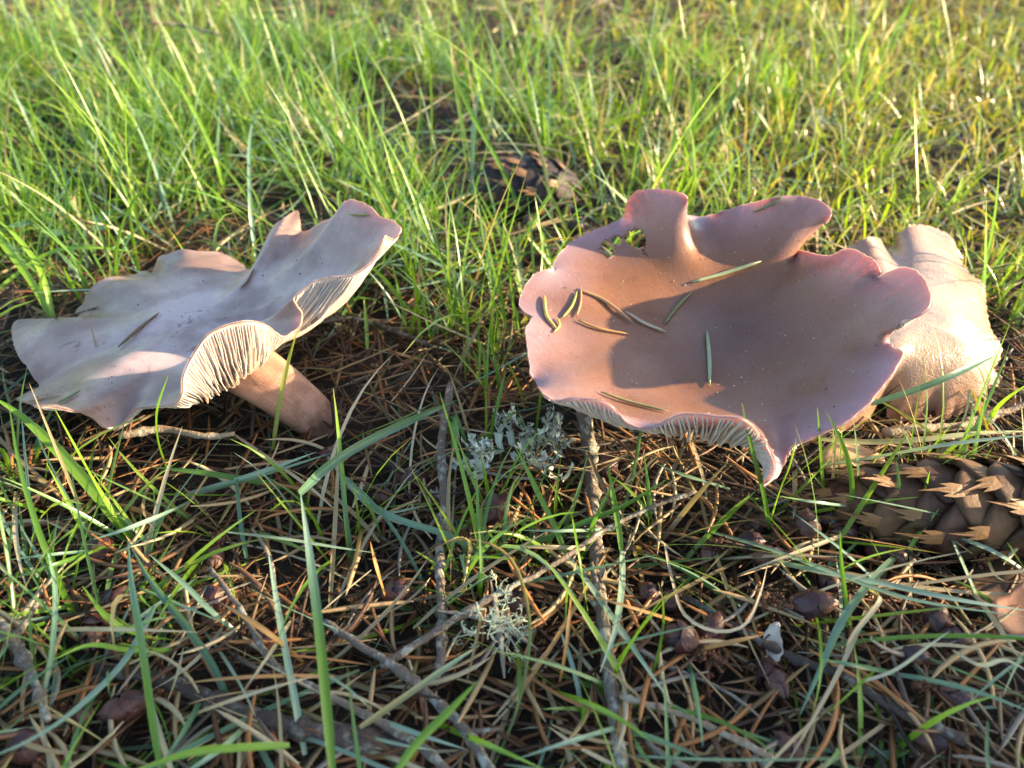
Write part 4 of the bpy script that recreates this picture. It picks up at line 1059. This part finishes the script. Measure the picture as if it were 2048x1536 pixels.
hero([(1130, 1106, .9), (1180, 1170, 1.2), (1235, 1250, 1.3), (1290, 1330, 1.2), (1345, 1410, .9)], 18, T2, 'teal blade falling away from the lichen crusted twig', gb)
hero([(1243, 1105, .9), (1238, 1060, 1.3), (1226, 990, 1.9), (1215, 925, 2.4)], 13, G1, 'upright green blade rising from the lichen crusted twig', gb)
hero([(1245, 1100, 1.0), (1244, 1170, 1.4), (1230, 1260, 1.6), (1200, 1345, 1.3)], 18, T2, 'teal blade hanging down over the lichen crusted twig', gb)
hero([(1028, 1402, .8), (1085, 1320, 1.0), (1150, 1215, 1.1), (1222, 1090, 1.0)], 10, S2, 'straight orange straw stalk across the litter', gb, straw=True)
hero([(1410, 1060, .9), (1540, 1098, 1.2), (1680, 1150, 1.4), (1830, 1200, 1.5), (2060, 1235, 1.4)], 17, T1, 'long teal blade lying under the large brown fir cone', gb)
hero([(1500, 1112, .8), (1640, 1142, 1.1), (1780, 1170, 1.3), (1920, 1200, 1.4), (2060, 1222, 1.3)], 16, T2, 'pale teal blade parallel to another below the large brown fir cone', gb)
hero([(1795, 1108, .9), (1740, 1165, 1.2), (1685, 1240, 1.4), (1640, 1340, 1.4), (1600, 1430, 1.0)], 20, T1, 'broad teal blade slanting down from the large brown fir cone', gb)
hero([(1645, 930, 1.6), (1760, 912, 2.3), (1900, 888, 2.9), (2070, 868, 3.2)], 24, T2, 'broadest teal blade reaching across above the large brown fir cone', gb)
hero([(1640, 878, 1.4), (1740, 884, 1.5), (1850, 878, 1.6), (1960, 866, 1.7), (2070, 862, 1.8)], 15, (.45, .46, .24), 'pale yellow blade lying in front of the slumped tan mushroom', gb, straw=True)
hero([(1540, 1060, .6), (1528, 990, 2.2), (1505, 900, 4.2), (1484, 806, 5.9)], 12, G3, 'upright blade crossing the gilled spout of the brown cap', gb, tip=1)
hero([(1535, 1060, .6), (1560, 980, 1.9), (1580, 930, 2.8), (1593, 876, 3.7)], 13, G2, 'bright green blade beneath the spout of the brown cap', gb)
hero([(1648, 1010, .5), (1644, 940, 2.0), (1640, 880, 3.4), (1635, 815, 4.8)], 11, G1, 'thin green blade before the front edge of the brown cap', gb, tip=1)
hero([(1690, 1048, .7), (1704, 985, 1.8), (1696, 920, 3.0), (1672, 860, 4.1), (1653, 825, 4.6)], 12, G3, 'bent dark green blade next to the thin one before the brown cap', gb, tip=1)
hero([(1765, 1085, .6), (1782, 1030, 1.3), (1797, 975, 2.0), (1793, 920, 2.5)], 11, G3, 'curved green blade rising over the tip of the large brown fir cone', gb)
hero([(1815, 1075, .7), (1835, 1035, 1.3), (1850, 980, 2.0), (1860, 942, 2.5)], 10, G1, 'straight green blade in front of the large brown fir cone', gb)
hero([(1805, 1120, .7), (1840, 1065, 1.3), (1878, 1018, 1.9)], 10, G2, 'short bright blade in front of the large brown fir cone', gb)
hero([(1700, 1260, .7), (1692, 1200, 1.4), (1683, 1130, 2.2), (1680, 1062, 2.9)], 10, G1, 'upright green blade over the curled straw', gb)
hero([(1742, 808, 3.4), (1830, 780, 3.6), (1910, 748, 3.8), (1996, 708, 3.9)], 15, T3, 'dark teal blade lying across the slumped tan mushroom', gb)
hero([(1990, 900, .8), (1975, 860, 1.6), (1960, 820, 2.2), (1944, 775, 2.8)], 12, (.40, .30, .06), 'yellowing blade in front of the slumped tan mushroom', gb, straw=True)
hero([(1965, 880, .6), (1985, 830, 1.6), (2010, 800, 2.2), (2060, 765, 2.9)], 13, G2, 'bright blade arching right of the slumped tan mushroom', gb)
hero([(790, 1545, 2.6), (840, 1480, 3.0), (895, 1425, 3.2), (955, 1362, 3.3)], 26, G2, 'broad bright green blade at the very front', gb)
hero([(310, 1210, 1.4), (250, 1320, 2.0), (150, 1420, 2.6), (60, 1480, 2.9), (-20, 1515, 3.0)], 26, T2, 'broad grey teal blade at the front left', gb)
hero([(580, 1490, 1.4), (480, 1495, 2.0), (380, 1506, 2.4), (260, 1545, 2.6)], 22, G2, 'bright green blade curling along the front', gb)
hero([(262, 1075, .6), (190, 985, 1.4), (110, 895, 2.3), (40, 830, 3.0), (-20, 790, 3.4)], 26, G1, 'broad green blade in front of the pale tilted cap', gb)
hero([(262, 1080, .6), (205, 990, 1.8), (160, 910, 3.0), (108, 815, 4.3)], 18, G2, 'bright green blade beside the broad one in front of the pale cap', gb)
hero([(335, 942, .5), (316, 880, 1.9), (314, 820, 3.3), (336, 752, 4.7)], 14, G1, 'dark green upright blade in front of the pale tilted cap', gb)
hero([(345, 1300, .8), (260, 1300, 1.2), (180, 1290, 1.6), (105, 1320, 1.8)], 12, G2, 'bright thin blade in the left grass', gb)
hero([(350, 1280, .6), (280, 1270, 1.2), (215, 1235, 1.8), (165, 1172, 2.3)], 15, G2, 'bright upcurved blade in the left grass', gb)
hero([(480, 1270, .5), (420, 1220, 1.2), (370, 1170, 1.6), (300, 1110, 1.7)], 14, T1, 'teal blade lying left of the grey teal one', gb)
hero([(470, 1445, .5), (430, 1340, 1.0), (370, 1250, 1.3), (300, 1160, 1.4), (260, 1090, 1.3)], 19, T3, 'long dark teal blade in the left grass', gb)
hero([(90, 1380, 1.0), (105, 1290, 1.6), (110, 1180, 2.0), (92, 1085, 2.2)], 13, T1, 'narrow grey green blade beside the forked twig', gb)
hero([(545, 900, .6), (560, 800, 1.9), (580, 710, 3.1), (597, 655, 3.9)], 10, (.28, .36, .06), 'yellow green blade crossing the pink stem', gb)
hero([(650, 905, .6), (720, 870, 1.2), (800, 838, 1.6), (880, 800, 1.8)], 12, G3, 'dark green blade arching right of the pink stem', gb)
hero([(735, 700, .5), (732, 640, 1.2), (728, 598, 1.8)], 9, G2, 'short bright blade right of the gilled cap', gb)
hero([(840, 640, .5), (800, 600, 1.3), (770, 560, 1.9), (730, 520, 2.4)], 9, G1, 'slim blade passing behind the gilled cap', gb)
# tall blades of the lawn that stand out
gl = 'tall blades standing out of the lawn'
hero([(800, 480, 1.2), (770, 400, 3.0), (700, 310, 4.6), (620, 210, 6.3), (586, 90, 8.0)], 9, G3, 'tall dark blade with a bleached tip behind the pale cap', gl, tip=1)
hero([(512, 520, 1.0), (500, 400, 3.0), (500, 280, 4.8), (518, 215, 5.8), (556, 183, 6.2)], 9, T1, 'tall teal blade with bent tip behind the pale cap', gl)
hero([(860, 440, 1.2), (800, 330, 3.0), (745, 220, 5.0), (700, 60, 7.5)], 9, G1, 'tall green blade leaning left behind the gap', gl)
hero([(445, 370, 1.5), (425, 300, 3.0), (370, 190, 4.6), (310, 118, 5.8)], 10, G2, 'bright tall blade in the lush lawn', gl)
hero([(1105, 440, 1.0), (1090, 340, 2.8), (1060, 240, 4.6), (1000, 120, 6.6), (950, 0, 8.5)], 9, (.36, .36, .16), 'tall pale straw blade in front of the dark weathered cone', gl, straw=True)
hero([(1040, 420, 1.0), (1000, 330, 2.6), (940, 220, 4.4), (880, 80, 6.5)], 10, G1, 'tall green blade left of the dark weathered cone', gl)
hero([(945, 400, 1.0), (945, 290, 2.8), (955, 200, 4.2), (978, 155, 4.9)], 9, T1, 'upright teal blade left of the dark weathered cone', gl)
hero([(105, 640, .6), (60, 560, 1.8), (0, 480, 3.0), (-40, 430, 3.6)], 16, G2, 'bright sunlit blade at the left behind the pale cap', gl)
hero([(108, 640, .6), (80, 540, 2.0), (30, 470, 3.0), (-20, 430, 3.6)], 13, G2, 'second bright sunlit blade at the left behind the pale cap', gl)
hero([(-20, 590, 1.0), (90, 510, 1.8), (180, 495, 2.2), (280, 505, 2.0)], 9, G2, 'long arched blade over the gap behind the pale cap', gl)
hero([(1330, 380, 1.2), (1345, 300, 2.4), (1355, 220, 3.6)], 9, G1, 'upright blade behind the raised lobe of the brown cap', gl)
hero([(1390, 370, 1.2), (1430, 270, 2.6), (1510, 115, 4.8)], 10, G3, 'tall dark blade leaning right behind the brown cap', gl)
hero([(880, 560, .8), (1000, 520, 1.4), (1130, 487, 1.8), (1200, 478, 1.9)], 12, G3, 'dark level blade behind the holed rim of the brown cap', gl)
hero([(1115, 545, 1.0), (1085, 505, 1.9), (1055, 475, 2.6)], 13, G2, 'pale green stub behind the holed rim of the brown cap', gl)
hero([(1105, 530, .8), (1090, 480, 1.8), (1072, 440, 2.6)], 9, G1, 'thin green blade behind the holed rim of the brown cap', gl)
# curled straw
gs = 'curled dry straw in the foreground'
hero([(1330, 1090, 1.2), (1345, 1160, 1.4), (1370, 1230, 1.5), (1430, 1262, 1.4), (1490, 1250, 1.5), (1520, 1190, 1.6), (1535, 1130, 1.5)], 8, (.58, .50, .36), 'curled pale straw loop above the dark lichened twig', gs, straw=True)
hero([(1250, 1395, .9), (1240, 1450, 1.0), (1230, 1545, .8)], 12, S2, 'yellow tinged straw at the front', gs, straw=True)
hero([(720, 1455, 1.4), (800, 1400, 1.5), (900, 1330, 1.5), (960, 1290, 1.2)], 15, (.30, .30, .14), 'yellowing blade across the grey twigs', gs, tipcol=T1)
hero([(1720, 1365, 1.5), (1790, 1340, 1.7), (1860, 1290, 2.1), (1900, 1262, 2.3)], 8, (.60, .56, .42), 'bleached twisted straw with a green joint', gs, straw=True)
hero([(1740, 1180, 1.3), (1760, 1200, 1.6), (1700, 1280, 1.2), (1690, 1330, .9)], 14, (.55, .48, .32), 'folded bleached straw bundle', gs, straw=True)
hero([(470, 870, .9), (600, 960, 1.1), (660, 1010, .9), (700, 1060, .6)], 9, S1, 'long pale straw under the leaning stem', gs, straw=True)
hero([(1905, 1300, 1.0), (1960, 1330, 1.6), (2010, 1320, 2.0), (2060, 1345, 2.2)], 11, (.60, .56, .42), 'bleached straw at the right front', gs, straw=True)
# many more loose blades, each in its own place
r_ = np.random.default_rng(140)
for k in range(70):
    px_, py_ = r_.uniform(-20, 2068), r_.uniform(960, 1530)
    if px_ > 700 and r_.uniform() < .25: px_ = r_.uniform(-20, 650)
    a, L = r_.uniform(0, 6.283), r_.uniform(150, 330)
    cv = r_.normal(0, .28); zt = r_.uniform(.7, 1.8)
    z0 = r_.uniform(.35, .7)
    pts = []; x, y = px_, py_
    for i in range(5):
        pts.append((x, y, z0 + zt * math.sin(i / 4 * 2.2) * .9))
        x += math.cos(a) * L / 4; y += math.sin(a) * L / 4 * .7; a += cv / 4
    kind = r_.choice(3, p=[.42, .30, .28])
    lab = ['loose teal grass blade', 'loose green grass blade', 'loose dry straw'][kind] + (' bowed sideways ' if abs(cv) > .3 else ' lying ') + near((px_ + x) / 2, (py_ + y) / 2)
    pal_ = [[T1, T2, T3], [G1, G2, G3], [S1, S2, (.52, .45, .30)]][kind]
    hero(pts, r_.uniform(7, 14), pal_[r_.integers(0, 3)], lab, ['loose teal blades', 'loose green blades', 'loose straws'][kind], straw=kind == 2)

# ------------------------------------------------------------------ single needles on top of the litter
kinds = [('orange brown fir needle lying on top of the litter', (.36, .16, .055)), ('tan fir needle lying on top of the litter', (.44, .30, .15)), ('dark brown fir needle lying on top of the litter', (.15, .075, .04)), ('grey weathered fir needle lying on top of the litter', (.26, .22, .18)), ('pale straw coloured fir needle lying on top of the litter', (.50, .40, .24))]
protos = []
r_ = np.random.default_rng(150)
for lab, colr in kinds:
    for v in range(3):
        V, f, A = needles(1, np.zeros((1, 2)), np.zeros(1), np.zeros(1), np.array([2.2]), np.array([.125]), np.array([[-.16, .03, .2][v]]), np.zeros(1), np.array([colr]) * r_.uniform(.85, 1.15), 7)
        protos.append((lab.replace(' fir needle', [' arched fir needle', ' straight fir needle', ' hooked fir needle'][v]), mesh_np('fir_needle', V, f, M_need, True, A)))
for k in range(280):
    lab, me = protos[int(r_.choice(15, p=np.repeat([.28, .26, .18, .12, .16], 3) / 3))]
    nx_, ny_ = r_.uniform(0, 2048), r_.uniform(870, 1530)
    p = P(nx_, ny_, dz=r_.uniform(.7, 1.05))
    o = bpy.data.objects.new('fir_needle', me); COL.objects.link(o)
    o.location = Vector([float(c) for c in p]) * S
    o.rotation_euler = (r_.normal(0, .3), r_.normal(0, .22), r_.uniform(0, 6.283)); s = r_.uniform(.75, 1.2); o.scale = (s, s, s)
    tag(o, lab.replace('lying on top of the litter', near(nx_, ny_)), 'needle', 'single fir needles on top of the litter')

# ------------------------------------------------------------------ seedling with small leaves behind the pale cap
def seedling(px, py, label):
    p = P(px, py, dz=0.0); t = root('seedling', p, label, 'seedling')
    r = np.random.default_rng(160)
    for k, (dx, dy, s) in enumerate([(-.9, .3, .9), (.2, .6, 1.0), (.7, -.2, .7), (-1.6, -.5, .8)]):
        tipp = p + np.array([dx, dy, 1.6 + .3 * k])
        c = catmull([p, p + np.array([dx * .3, dy * .3, .9]), tipp], 8)
        V, f = tube(c, .035, 6); obj('stalk', V, f, mat_plain('seedling_stalk', (.14, .24, .08)), t)
        d = nrm(np.array([dx, dy - .3, .1])); sd2 = nrm(np.cross(d, [0, 0, 1.]))
        n = 7; tt = np.linspace(0, 1, n); wv = .38 * s * np.sin(tt * 3.0 + .1) ** .8
        L = tipp + np.outer(tt * 1.0 * s, d)
        V = np.stack([L - sd2 * wv[:, None] + np.array([0, 0, .08]), L, L + sd2 * wv[:, None] + np.array([0, 0, .08])], 1).reshape(-1, 3)
        q = np.array([(i * 3 + k2, i * 3 + k2 + 1, i * 3 + k2 + 4, i * 3 + k2 + 3) for i in range(n - 1) for k2 in range(2)])
        obj('leaf', V, [q], M_grass, t, attrs={'col': np.tile([[.13, .27, .12]], (len(V), 1)), 'tip': np.zeros(len(V))})
seedling(195, 545, 'small seedling with mint green leaves behind the pale tilted cap')

for o in scene.objects:                     # helper property no longer needed
    if '_o' in o.keys(): del o['_o']
